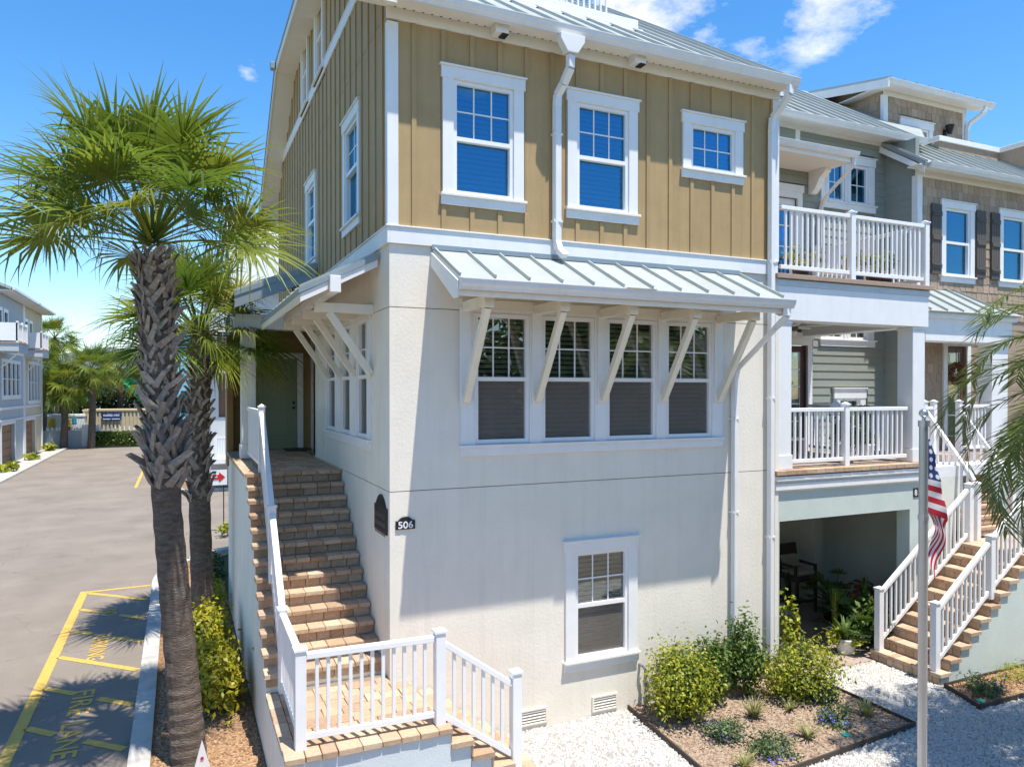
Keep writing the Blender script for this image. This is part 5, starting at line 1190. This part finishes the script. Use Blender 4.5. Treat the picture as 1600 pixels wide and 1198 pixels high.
# ================================================================== FLAG AND POLE
px, py = 3.235, -4.535
FP = thing('flagpole','slim silver flagpole topped by a ball in front of the right stairs','flagpole',(px,py,0))
MB().tube([(px,py,0),(px,py,2.6),(px,py,4.12)],[.037,.036,.034],18).build('pole','steel',FP,smooth=False); MB().tube([(px,py,4.12),(px,py,4.17)],.042,16).build('cap','steel',FP); MB().tube([(px,py,4.17),(px,py,4.20)],.014,10).build('spindle','steel',FP)
bm = bmesh.new(); bmesh.ops.create_uvsphere(bm,u_segments=20,v_segments=12,radius=.036); bmesh.ops.translate(bm,vec=(px,py,4.23),verts=bm.verts); me = bpy.data.meshes.new('ball'); bm.to_mesh(me); bm.free()
for p_ in me.polygons: p_.use_smooth = True
put('ball',me,'steel',FP)
MB().tube([(px+.048,py-.005,4.1),(px+.055,py,2.0),(px+.048,py,.9)],.004,5).build('halyard','white',FP); B(px+.03,px+.06,py-.02,py+.0,.85,.99).build('cleat','steel',FP); MB().tube([(px,py,3.36),(px,py,3.40)],.041,16).build('collar','steel',FP)
fm = bpy.data.materials.new('flag'); fm.use_nodes = True; n_ = fm.node_tree; A = n_.nodes.new; K = n_.links.new; bs = n_.nodes['Principled BSDF']; bs.inputs['Roughness'].default_value = .8
uv = A('ShaderNodeUVMap'); sp = A('ShaderNodeSeparateXYZ'); K(uv.outputs[0],sp.inputs[0])
def fmth(op,a,b=None):
    x = A('ShaderNodeMath'); x.operation = op
    for i,v in enumerate((a,b)):
        if v is None: continue
        if hasattr(v,'links'): K(v,x.inputs[i])
        else: x.inputs[i].default_value = v
    return x.outputs[0]
u_, v_ = sp.outputs[0], sp.outputs[1]
stripe = fmth('GREATER_THAN', fmth('MODULO', fmth('MULTIPLY', v_, 6.5), 1.0), .5)      # v from the bottom: red first
cant = fmth('MULTIPLY', fmth('LESS_THAN', u_, .4), fmth('GREATER_THAN', v_, 6/13))
su = fmth('SUBTRACT', fmth('MODULO', fmth('MULTIPLY', u_, 15.0), 1.0), .5); sv = fmth('SUBTRACT', fmth('MODULO', fmth('MULTIPLY', fmth('SUBTRACT', v_, 6/13), 9.3), 1.0), .5)
star = fmth('LESS_THAN', fmth('ADD', fmth('MULTIPLY', su, su), fmth('MULTIPLY', sv, sv)), .085)
m1 = A('ShaderNodeMix'); m1.data_type = 'RGBA'; K(stripe,m1.inputs[0]); m1.inputs[6].default_value = (.48,.02,.035,1); m1.inputs[7].default_value = (.72,.71,.70,1)
m2 = A('ShaderNodeMix'); m2.data_type = 'RGBA'; K(star,m2.inputs[0]); m2.inputs[6].default_value = (.02,.045,.17,1); m2.inputs[7].default_value = (.75,.75,.75,1)
m3 = A('ShaderNodeMix'); m3.data_type = 'RGBA'; K(cant,m3.inputs[0]); K(m1.outputs[2],m3.inputs[6]); K(m2.outputs[2],m3.inputs[7]); K(m3.outputs[2],bs.inputs['Base Color'])
trn = A('ShaderNodeBsdfTranslucent'); K(m3.outputs[2],trn.inputs[0]); msx = A('ShaderNodeMixShader'); msx.inputs[0].default_value = .3; K(bs.outputs[0],msx.inputs[1]); K(trn.outputs[0],msx.inputs[2]); K(msx.outputs[0],n_.nodes['Material Output'].inputs[0])
NU, NV = 60, 40; V_ = []; UVs = []; right = Vector((math.cos(yaw),-math.sin(yaw),0)); fwd_ = Vector((math.sin(yaw),math.cos(yaw),0))
for j in range(NV+1):
    t = j/NV                                           # 0 top of hoist, 1 bottom
    for i in range(NU+1):
        s = i/NU
        zh = 4.02-.60*t; w_ = .022+.15*t; s1 = w_+.03
        if s < s1: out = w_*s/s1; drop = .22*s*(.4+t); fb = .012*math.sin(t*16+s*20)*s/s1
        else:
            k_ = (s-s1)/(1-s1); out = w_*(1-.50*k_)+.030*math.sin(k_*7+t*5)*min(1,k_*4); drop = .22*s1*(.4+t)+(s-s1)*.64; fb = .012*math.sin(t*16+s1*20)*(1-k_)+.035*min(1,k_*6)+.03*math.sin(k_*9+t*9)*k_
        V_.append(Vector((px,py,zh-drop))+right*(.038+out)+fwd_*fb); UVs.append((s,1-t))
fc = [(j*(NU+1)+i, j*(NU+1)+i+1, (j+1)*(NU+1)+i+1, (j+1)*(NU+1)+i) for j in range(NV) for i in range(NU)]
me = bpy.data.meshes.new('flag'); me.from_pydata(V_,[],fc); uvl = me.uv_layers.new(name='UVMap')
for lp in me.loops: uvl.data[lp.index].uv = UVs[lp.vertex_index]
for p_ in me.polygons: p_.use_smooth = True
tag(put('flag',me,fm),'red white and blue striped flag hanging limp from the silver pole','flag')

# ================================================================== PATIO AND BALCONY THINGS
for i in range(15):
    y0 = -.12+.22*i
    for j in range(5):
        x0 = 6.14+1.25*j-(.6 if i % 2 else 0); a, b = max(6.14,x0), min(10.6 if y0 > .0 else 8.0,x0+1.245)
        if b-a > .05: B(a,b,y0+.002,y0+.218,0.002,.022).build('floor_plank','patio',S2)
def pot(name, lab, x, y, z, r, h, m, plant, seed, group=None):
    t = thing(name, lab, 'potted plant', (x,y,z), group)
    MB().lathe([(r*.72,0),(r*.86,h*.35),(r*.97,h*.9),(r,h),(r*.9,h),(r*.86,h*.9)],(x,y,z),24).build('pot',m,t,smooth=True)
    MB().lathe([(r*.85,0),(r*.85,.01)],(x,y,z+h*.86),18).build('soil','soil',t); plant(t,(x,y,z+h*.88),seed); return t
def pl_sword(n,h,s,w,m): return lambda t,c,sd: blades(c,n,h,s,w,sd,5,.5).build('leaves',m,t,recalc=False)
def pl_bush(r,n,sz,m): return lambda t,c,sd: put('foliage', qmesh('foliage',*leaves((c[0],c[1],c[2]+r[2]*.8),r,n,sz,sd)), m, t)
pot('potted_plant','white pot with spiky aloe on the gravel edge at the foot of the right stairs',7.88,.30,.0,.17,.28,'pot_white',lambda t,c,sd:(blades(c,26,.42,.5,.055,sd,5,.8).build('leaves','leaf_green',t,recalc=False), put('foliage',qmesh('foliage',*leaves((c[0]-.02,c[1]-.03,c[2]+.05),(.25,.24,.12),420,.045,sd)),'leaf_lime',t)),71)
pot('potted_plant','white pot of snake plant at the back left of the shaded patio',8.36,2.08,.02,.15,.28,'pot_white',pl_sword(18,.75,.12,.06,'leaf_dark'),72)
def pl_monstera(t,c,sd):
    g = random.Random(sd)
    for i in range(26):
        a = g.uniform(0,6.28); e = g.uniform(.1,1.2); Lp = g.uniform(.35,.75); d = Vector((math.cos(a)*math.cos(e),math.sin(a)*math.cos(e),math.sin(e))); q = Vector(c)+d*Lp
        mb = MB(); mb.tube([c,tuple(Vector(c)+d*Lp*.5+Vector((0,0,.05))),tuple(q)],.008,5); ax = (d+Vector((0,0,-.5))).normalized(); sd_ = ax.cross(Vector((0,0,1))).normalized(); nr = sd_.cross(ax)
        for k in range(9):
            aa = (k/8-.5)*2.6; v = ax*math.cos(aa)+sd_*math.sin(aa); L_ = .24*g.uniform(.8,1.1); w = ax.cross(nr)*.0+nr.cross(v)*.024; mb.face([q,q+v*L_*.5+w,q+v*L_,q+v*L_*.5-w])
        mb.build('leaf','leaf_green' if i % 3 else 'leaf_dark',t,recalc=False)
pot('potted_plant','large split leaf philodendron in a dark pot in the patio opening',9.05,1.55,.02,.26,.32,'pot_dark',pl_monstera,73)
pot('potted_plant','tall snake plant behind the white newel post of the right stairs',8.72,.62,.02,.14,.2,'pot_dark',pl_sword(16,1.05,.14,.06,'leaf_green'),74)
pot('potted_plant','reddish broad leaved plant next to the tall snake plant by the stairs',8.95,.82,.02,.16,.25,'pot_dark',lambda t,c,sd: put('foliage',qmesh('foliage',*leaves((c[0],c[1],c[2]+.38),(.28,.25,.34),70,.13,sd,clump=24)),'leaf_red',t),75)
pot('potted_plant','broad green potted plant in the sun between the aloe and the stair newel post',8.30,.40,.0,.15,.24,'pot_dark',pl_monstera,77)
pot('potted_plant','upright sword leaved potted plant behind the aloe at the patio edge',8.12,.75,.02,.14,.24,'pot_white',pl_sword(24,.8,.25,.05,'leaf_lime'),78)
shrub('patio_shrub','dense green plants between the philodendron and the stair newel post','plant',(8.45,.55,.02),(8.50,.52,.42),(.36,.25,.42),900,.06,'leaf_green',76)
CH_ = thing('bar_stool','dark wicker bar chair with beige cushions standing on the shaded patio','chair',(8.95,2.45,.02))
cxx, cyy = 8.98, 2.45
for dx,dy in ((-.24,-.24),(.24,-.24),(-.24,.24),(.24,.24)): B(cxx+dx-.025,cxx+dx+.025,cyy+dy-.025,cyy+dy+.025,.02,.66).build('leg','wicker',CH_,.004)
B(cxx-.29,cxx+.29,cyy-.28,cyy+.28,.66,.76).build('seat','wicker',CH_,.02); B(cxx-.24,cxx+.24,cyy-.25,cyy+.2,.762,.84).build('seat_cushion','cushion',CH_,.03)
MB().prism([(cyy+.22,.76),(cyy+.29,.76),(cyy+.36,1.30),(cyy+.30,1.30)],0,cxx-.28,cxx+.28).build('backrest','wicker',CH_,.01); MB().prism([(cyy+.08,.86),(cyy+.20,.85),(cyy+.28,1.10),(cyy+.16,1.10)],0,cxx-.22,cxx+.2).build('pillow','cushion',CH_,.03)
for s in (-1,1): B(cxx+s*.26-.03,cxx+s*.26+.03,cyy-.24,cyy+.24,.92,.97).build('armrest','wicker',CH_,.01); B(cxx+s*.26-.022,cxx+s*.26+.022,cyy-.24,cyy-.19,.76,.92).build('arm_post','wicker',CH_)
B(cxx-.24,cxx+.24,cyy-.25,cyy-.22,.24,.28).build('foot_rail','wicker',CH_); B(cxx-.25,cxx-.22,cyy-.24,cyy+.24,.24,.28).build('foot_rail','wicker',CH_)
for x,y,lab,m in ((7.0,.45,'small flower pot behind the upper balcony railing near the downspout','leaf_lime'),(8.25,.45,'round potted plant behind the upper balcony railing at its middle','leaf_yel'),(8.75,.5,'potted plant behind the upper balcony railing near its right end','leaf_lime'),(8.95,.45,'low potted plant in the right corner of the upper balcony','leaf_green')):
    pot('potted_plant',lab,x,y,6.2,.14,.24,'pot_dark' if m != 'leaf_yel' else 'navy',pl_bush((.2,.2,.22),240,.05,m),int(x*50),'balcony plants')
for x,y,lab in ((8.05,.45,'leafy plant behind the lower balcony railing beside the middle post'),(8.62,.55,'tall leafy plant behind the right half of the lower balcony railing')):
    pot('potted_plant',lab,x,y,3.19,.15,.3,'pot_white',pl_bush((.24,.24,.38),360,.055,'leaf_green'),int(x*40),'balcony plants')
BC = thing('patio_chair','white slatted armchair on the lower balcony','chair',(7.25,1.1,3.19))
for dx,dy in ((-.25,-.25),(.25,-.25),(-.25,.25),(.25,.25)): B(7.25+dx-.02,7.25+dx+.02,1.1+dy-.02,1.1+dy+.02,3.19,3.58 if dy < 0 else 4.0).build('leg','trim',BC)
B(6.97,7.53,.83,1.37,3.56,3.6).build('seat','trim',BC)
for i in range(6): B(7.0+i*.095,7.04+i*.095,1.34,1.36,3.6,4.0).build('back_slat','trim',BC)
LN = thing('lantern','small white lantern standing above the lower balcony railing','lantern',(8.25,.9,3.19)); B(8.0,8.5,.7,1.1,3.86,3.90).build('table_top','trim',LN)
for dx,dy in ((.04,.04),(.46,.04),(.04,.36),(.46,.36)): B(8.0+dx-.02,8.0+dx+.02,.7+dy-.02,.7+dy+.02,3.19,3.86).build('leg','trim',LN)
for dx,dy in ((-.07,-.07),(.07,-.07),(-.07,.07),(.07,.07)): B(8.3+dx-.01,8.3+dx+.01,.9+dy-.01,.9+dy+.01,3.9,4.13).build('lantern_bar','trim',LN)
MB().lathe([(.14,0),(.13,.03),(.03,.10),(.02,.13)],(8.3,.9,4.13),4).build('lantern_roof','trim',LN); MB().tube([(8.3,.9,3.9),(8.3,.9,4.02)],.035,10).build('candle','white',LN)

# ================================================================== LEFT STREET AND BACKGROUND
def lhouse(lab, y0, y1, wm, gar, win, balc, seed):
    t = thing('townhouse', lab, 'house', (-13,(y0+y1)/2,0)); X = SideR(-11.5)
    put('wall', wall_mesh(X, y0, y1, 0, 10.0, [(win[0],win[1],win[2],win[3]),(gar[0],gar[1],.05,2.42)]+[(balc[0]+.3,balc[0]+1.3,7.0,9.0),(balc[0]+1.9,balc[0]+2.9,7.6,9.0)], .25), wm, t)
    B(-24,-11.76,y0,y1,0,10.0).build('body',wm,t)
    n = 5
    for i in range(n): z = .05+(2.37/n)*i; B(-11.72,-11.66,gar[0]+.02,gar[1]-.02,z+.008,z+2.37/n-.008).build('garage_door_panel','garage',t,.01)
    panel('garage_trim', X, gar[0]-.18, gar[1]+.18, .03, 2.60, [(gar[0],gar[1],-.1,2.42)], -.01, .04, 'trim', t)
    for z0,z1 in ((2.62,2.72),(3.30,3.45),(6.6,6.85)): B(-11.5,-11.44,y0,y1,z0,z1).build('band_board','trim',t)
    nn = 4; w = (win[1]-win[0])/nn
    for i in range(nn):
        a, b = win[0]+w*i+.14, win[0]+w*(i+1)-.06; f = B(-11.62,-11.58,a,b,win[2]+.1,win[3]-.1).build('window_pane','glass_low',t)
    panel('window_frame', X, win[0]-.15, win[1]+.15, win[2]-.15, win[3]+.15, [(win[0]+w*i+.14,win[0]+w*(i+1)-.06,win[2]+.1+q*(win[3]-win[2]-.1)*.5,win[2]+.1+(q+1)*(win[3]-win[2]-.1)*.5-.05) for i in range(nn) for q in (0,1)], -.06, .05, 'trim', t)
    for a in (y0, y1-.2): B(-11.5,-11.43,a,a+.2,0,10).build('corner_board','trim',t)
    b0, b1 = balc; B(-11.5,-10.45,b0,b1,6.62,7.05).build('balcony_slab','bluewall' if wm == 'bluewall' else 'greywall',t); B(-11.5,-10.40,b0-.05,b1+.05,7.05,7.12).build('balcony_deck','deckwood',t)
    for y in (b0+.06,(b0+b1)/2,b1-.06): B(-10.58,-10.46,y-.06,y+.06,7.12,8.3).build('balcony_post','trim',t)
    B(-10.56,-10.48,b0,b1,8.12,8.2).build('balcony_rail','trim',t); B(-10.55,-10.49,b0,b1,7.2,7.26).build('balcony_rail','trim',t); B(-11.5,-10.5,b0,b0+.05,7.2,8.2).build('balcony_side','trim',t); B(-11.5,-10.5,b1-.05,b1,7.2,8.2).build('balcony_side','trim',t)
    y = b0+.2
    while y < b1-.1: B(-10.545,-10.495,y-.02,y+.02,7.26,8.12).build('baluster','trim',t); y += .16
    for a in (b0+.35,b0+1.95): B(-11.62,-11.58,a,a+.9,7.05 if a < b0+1 else 7.65,8.95).build('window_pane','glass_low',t); panel('window_frame', X, a-.17, a+1.07, 6.95 if a < b0+1 else 7.5, 9.15, [(a,a+.9,6.9 if a < b0+1 else 7.65,8.95)], -.01,.05,'trim',t)
    MB().beam((-10.5,b0+.9,6.7),(-11.45,b0+.9,5.7),.08,.08).build('balcony_brace','trim',t)
    slab(t,[(-10.7,y0-.1,10.15),(-10.7,y1+.3,10.15),(-18,y1+.3,13.2),(-18,y0-.1,13.2)],.15,'roof','roof'); B(-11.45,-10.72,y0,y1+.2,9.95,10.0).build('soffit','soffit',t); B(-10.7,-10.58,y0,y1+.3,10.0,10.14).build('gutter','gutter',t)
    return t
lhouse('blue grey townhouse with garage and white balcony at the left edge of the street', 40.0, 47.9, 'bluewall', (41.3,45.0), (41.6,46.7,4.05,6.1), (40.2,43.0), 1)
lhouse('cream townhouse with garage and white balcony at the end of the left row', 48.0, 54.8, 'creamwall', (48.5,51.9), (49.5,54.2,3.65,6.25), (45.6+2.5,50.6), 2)
for (x,y,lab) in ((-10.75,38.6,'small leafy plant on the left apron nearest the camera'),(-10.8,46.3,'small leafy plant between the two left garages'),(-10.9,53.8,'small plant at the end of the left row of houses')): shrub('apron_plant',lab,'plant',(x,y,.07),(x,y,.3),(.45,.7,.28),150,.16,'leaf_lime',int(y),'plants on the left apron',stems=0)
WLx = thing('street_wall','low white wall with shell panels closing the end of the street','wall',(-8.5,57.2,0)); B(-13,-9.2,57.2,57.4,0,1.35).build('wall_panel','greywall',WLx); B(-8.0,-2,57.2,57.4,0,1.25).build('wall_panel','white_paint',WLx); B(-9.2,-8.0,57.15,57.45,0,1.75).build('pier','white_paint',WLx)
mb = MB()
for i in range(34): x = -12.9+i*.33; mb.box(x,x+.10,57.24,57.32,1.3,1.6)
stuff(mb.build('picket_top','white_paint',WLx))
HD = thing('hedge','clipped dark green box hedge at the end of the street','hedge',(-6.8,56.8,0)); g_ = np.random.default_rng(3); n = 5200; P = np.stack([g_.uniform(-8.35,-4.6,n),g_.uniform(56.2,57.1,n),g_.uniform(.15,1.25,n)],1); nn = g_.normal(size=(n,3)); nn /= np.linalg.norm(nn,axis=1)[:,None]; tt = np.cross(nn,g_.normal(size=(n,3))); tt /= np.linalg.norm(tt,axis=1)[:,None]; b_ = np.cross(nn,tt); s_ = g_.uniform(.05,.11,(n,1)); put('foliage',qmesh('foliage',np.stack([P-tt*s_,P+b_*s_*.6,P+tt*s_,P-b_*s_*.6],1).reshape(-1,3),n),'leaf_green',HD)
CT = thing('shipping_container','beige corrugated storage container with a dark blue banner behind the hedge','container',(-6.9,60,0)); mb = MB(); pts = []
x = -9.4
while x < -2: pts += [(x,60.0),(x+.12,60.0),(x+.16,60.08),(x+.24,60.08)]; x += .28
pts += [(-2,62.4),(-9.4,62.4)]; mb.prism(pts,2,.2,2.75); mb.build('corrugated_body','container',CT); B(-9.45,-1.95,59.95,62.45,2.75,2.88).build('top_rail','container',CT)
BN = thing('banner','dark blue banner reading mobile mini in white on the beige container','banner',(-7.3,59.93,2.0)); B(-8.08,-6.65,59.90,59.94,1.98,2.62).build('cloth','navy',BN); put('lettering',text_mesh('mobile mini',1.15,.22,.01,True),'white',BN,loc=(-7.95,59.895,2.31),rot=(R(90),0,0)); B(-7.98,-7.45,59.885,59.90,2.06,2.12).build('small_print','white',BN); B(-7.35,-6.75,59.885,59.90,2.06,2.12).build('small_print','white',BN)
C2 = thing('storage_box','white storage container with coloured squares behind the end wall','container',(-11,59.5,0)); B(-13.2,-9.2,59.2,61.6,.3,2.35).build('body','white',C2); B(-13.25,-9.15,59.15,61.65,2.35,2.5).build('top_rail','white',C2)
for x0,x1,z0,z1,m in ((-11.7,-11.2,1.5,2.2,'yellow'),(-10.6,-10.15,1.45,2.15,'yellow'),(-10.1,-9.75,1.85,2.2,'cyan'),(-10.55,-10.2,1.2,1.55,'red')): B(x0,x1,59.16,59.20,z0,z1).build('colour_panel',m,C2)
put('lettering',text_mesh('PODS',.7,.16,.01,True) if False else text_mesh('....',.5,.06,.01),'black',C2,loc=(-9.95,59.19,1.35),rot=(R(90),0,0))
VH = thing('grey_roof_building','long low building with a grey gabled roof beyond the palms','building',(-9.5,92,0)); B(-20,0,90,110,0,7.1).build('wall','greywall',VH); MB().prism([(-20.5,7.0),(-14,8.7),(-9.8,9.55),(-5.6,8.8),(.5,7.0)],1,89,111).build('roof','greyroof',VH)
for i,(x,y,w,h,rz_) in enumerate(((-10.2,60.5,2.0,.9,.4),(-10.9,63,2.6,1.2,.1),(-5.6,63,2.0,1.2,-.3),(-4.6,62.5,2.2,1.0,.2))):
    mb = MB(); z0 = (4.2,5.3,4.6,4.3)[i]; N_ = 8
    for a in range(N_):
        for b in range(N_):
            f = lambda p,q: (x+(p/N_-.5)*w+.15*math.sin(q), y+.2*math.sin(p*1.3+q), z0+(q/N_-.5)*h+(p/N_-.5)*h*(.7 if i % 2 else -.7))
            mb.face([f(a,b),f(a+1,b),f(a+1,b+1),f(a,b+1)])
    tag(mb.build('shade_tarp','tarp',recalc=False),('green tarp hanging among the palms just right of the cream house','green tarp hanging lower left among the palms','green tarp hanging high to the right among the palms','green tarp by the beige container roof')[i],'tarp')
# background palms and trees
def bgpalm(lab, x, y, h, cr, nf, seed, group='palms at the end of the street'):
    g = random.Random(seed); t = thing('palm_tree', lab, 'palm tree', (x,y,0), group); MB().tube([(x,y,0),(x+.1,y,h*.5),(x,y,h)],[.28,.24,.30],10).build('trunk','bark',t)
    for i in range(nf):
        f = i/(nf-1); e = round((75-120*f)/15)*15; az = i*2.39996; s_ = cr/1.7*g.uniform(.85,1.1); put('frond', frond_var(e, i % 2, 'g', .72, .88), None, t, loc=(x,y,h+.1), rot=(0,0,az), scale=(s_,s_,s_))
bgpalm('palm with a short trunk by the end wall beside the cream house',-10.3,56.2,4.6,2.6,34,1); bgpalm('palm with a bare straight trunk in front of the end wall',-8.45,56.0,5.9,2.5,34,2); bgpalm('palm behind the beige container, right of the bare trunk palm',-7.2,66,6.2,2.8,30,3); bgpalm('tall palm rising highest behind the cream house',-11.6,62,8.6,2.6,26,4); bgpalm('palm beyond the hedge next to the tall palm trunk',-4.6,64,5.6,2.8,30,5); bgpalm('palm at far left of the end wall partly behind the cream house',-12.0,58.5,5.8,2.4,30,6)
def tree(lab, x, y, h, r, n, size, m, seed, group):
    t = thing('leafy_tree', lab, 'tree', (x,y,0), group); c = (x,y,h-r[2]*.9); MB().tube([(x,y,0),(x+.1,y,h*.35),(x,y,h*.6)],[.2,.16,.1],8).build('trunk','bark',t)
    for i in range(4): a = i*1.7; MB().tube([(x,y,h*.4),(x+r[0]*.5*math.cos(a),y+r[1]*.5*math.sin(a),h*.75)],[.08,.03],6).build('limb','bark',t)
    put('crown', qmesh('crown',*leaves(c,r,n,size,seed,clump=40)), m, t)
tree('dark bushy tree behind the end wall left of the bare palm trunk',-11.2,66,5.6,(2.6,2,2.6),2600,.2,'leaf_dark',31,'trees beyond the end wall'); tree('dark bushy tree behind the container',-7.6,68,5.2,(3,2,2.4),2600,.2,'leaf_dark',32,'trees beyond the end wall'); tree('green bushy tree behind the right end of the container',-4.2,70,5.4,(3,2,2.5),2400,.2,'leaf_green',33,'trees beyond the end wall')
# rear townhouse across the cross drive
RH = thing('townhouse','pale townhouse with white metal roof seen behind the palms across the rear drive','house',(3,32,0))
put('wall', wall_mesh(Front(27.5), -1.0, 10, 0, 9.2, [(-.72,-.22,6.3,7.1),(-.66,.4,3.2,5.1)], .2), 'greywall', RH); B(-1.0,10,27.75,38,0,9.2).build('body','greywall',RH); B(-.66,.4,27.6,27.65,3.2,5.1).build('door','door_brown',RH); B(-.72,-.22,27.6,27.64,6.3,7.1).build('window_pane','glass_low',RH); panel('window_frame',Front(27.5),-.80,-.14,6.2,7.2,[(-.72,-.48,6.3,7.1),(-.46,-.22,6.3,7.1)],-.02,.04,'trim',RH)
B(-1.05,10,26.9,27.5,5.2,5.45).build('canopy','roof',RH); B(-1.0,10,27.44,27.5,5.5,6.0).build('band_board','sage',RH)
slab(RH,[(-.1,26.9,9.3),(11,26.9,9.3),(11,33,13.6),(-.1,33,13.6)],.1,'roof','roof'); B(-.1,11,26.85,26.95,9.1,9.3).build('gutter','gutter',RH); MB().prism([(26.95,9.2),(33,13.5),(33,9.2)],0,-.05,0.05).build('gable','tan',RH)
for i in range(14): x = .2+i*.45; MB().beam((x,26.9,9.33),(x,33,13.63),.03,.05).build('standing_seam','roof',RH)
B(-1.0,3,25.6,27.5,1.25,1.45).build('porch_slab','trim',RH)
for x in (-.95,.2): B(x,x+.14,25.62,25.76,1.45,2.6).build('post','trim',RH)
B(-.8,1,25.65,25.72,2.35,2.43).build('top_rail','trim',RH)
for i in range(12): x = -.75+i*.09; B(x,x+.03,25.67,25.70,1.5,2.35).build('baluster','trim',RH)
BH = thing('townhouse','light blue house glimpsed between the two palm trunks','house',(-1.6,44,0)); B(-2.4,6,42,50,0,8.2).build('wall','skyblue',BH); MB().prism([(-2.7,8.2),(6.3,8.2),(2,11)],1,41.6,50.4).build('roof','roof',BH); B(-2.2,-1.4,41.94,42,3,4.4).build('window_pane','glass_low',BH)
YS = thing('yard_sign','white yard sign with a bold red arrow leaning beside the rear drive','sign',(-1.2,16,0))
rot = Matrix.Rotation(R(-8),4,'Y')
B(-1.55,-.94,16.0,16.02,1.48,1.95).build('board','white',YS); mb = MB(); mb.prism([(-1.50,1.66),(-1.17,1.66),(-1.17,1.58),(-1.0,1.73),(-1.17,1.88),(-1.17,1.80),(-1.50,1.80)],1,15.985,15.999); mb.build('arrow','red',YS); put('lettering',text_mesh('•••••',.24,.05,.004),'white',YS,loc=(-1.46,15.982,1.71),rot=(R(90),0,0)); MB().tube([(-1.3,15.99,1.86),(-1.3,15.985,1.92)],.05,10).build('logo_dot','navy',YS)
for x in (-1.45,-1.04): B(x-.015,x+.015,16.0,16.03,0,1.48).build('leg','black',YS)
shrub('low_bush','small green plant below the yard sign','bush',(-1.1,15.2,.08),(-1.1,15.2,.25),(.4,.3,.2),200,.07,'leaf_lime',81)
tag(MB().tube([(-1.66,10.4,0),(-1.66,10.4,3.0)],.05,12).build('sign_post','greywall'),'slim grey post standing behind the rear palm trunk','post')
VS = thing('ground_sign','white pointed sign tip at the foot of the tall palm','sign',(-2.05,.62,0)); MB().prism([(-2.15,.1),(-1.99,.1),(-1.99,.20),(-2.07,.50),(-2.15,.20)],1,.30,.32).build('board','white',VS); MB().tube([(-2.07,.298,.30),(-2.07,.292,.30)],.018,10).build('logo_dot','red',VS)
# trees across the road behind the viewpoint, mirrored in the window glass
for i,(x,y) in enumerate(((-9,-24),(-3,-26),(3,-23),(9,-25),(15,-23),(21,-25),(27,-22),(-15,-26))): tree(('round leafy tree across the street behind the viewpoint'),x,y,7.5+(i % 3),(4.2,3,4.4),3200,.36,'leaf_dark' if i % 2 else 'leaf_green',200+i,'trees across the street')
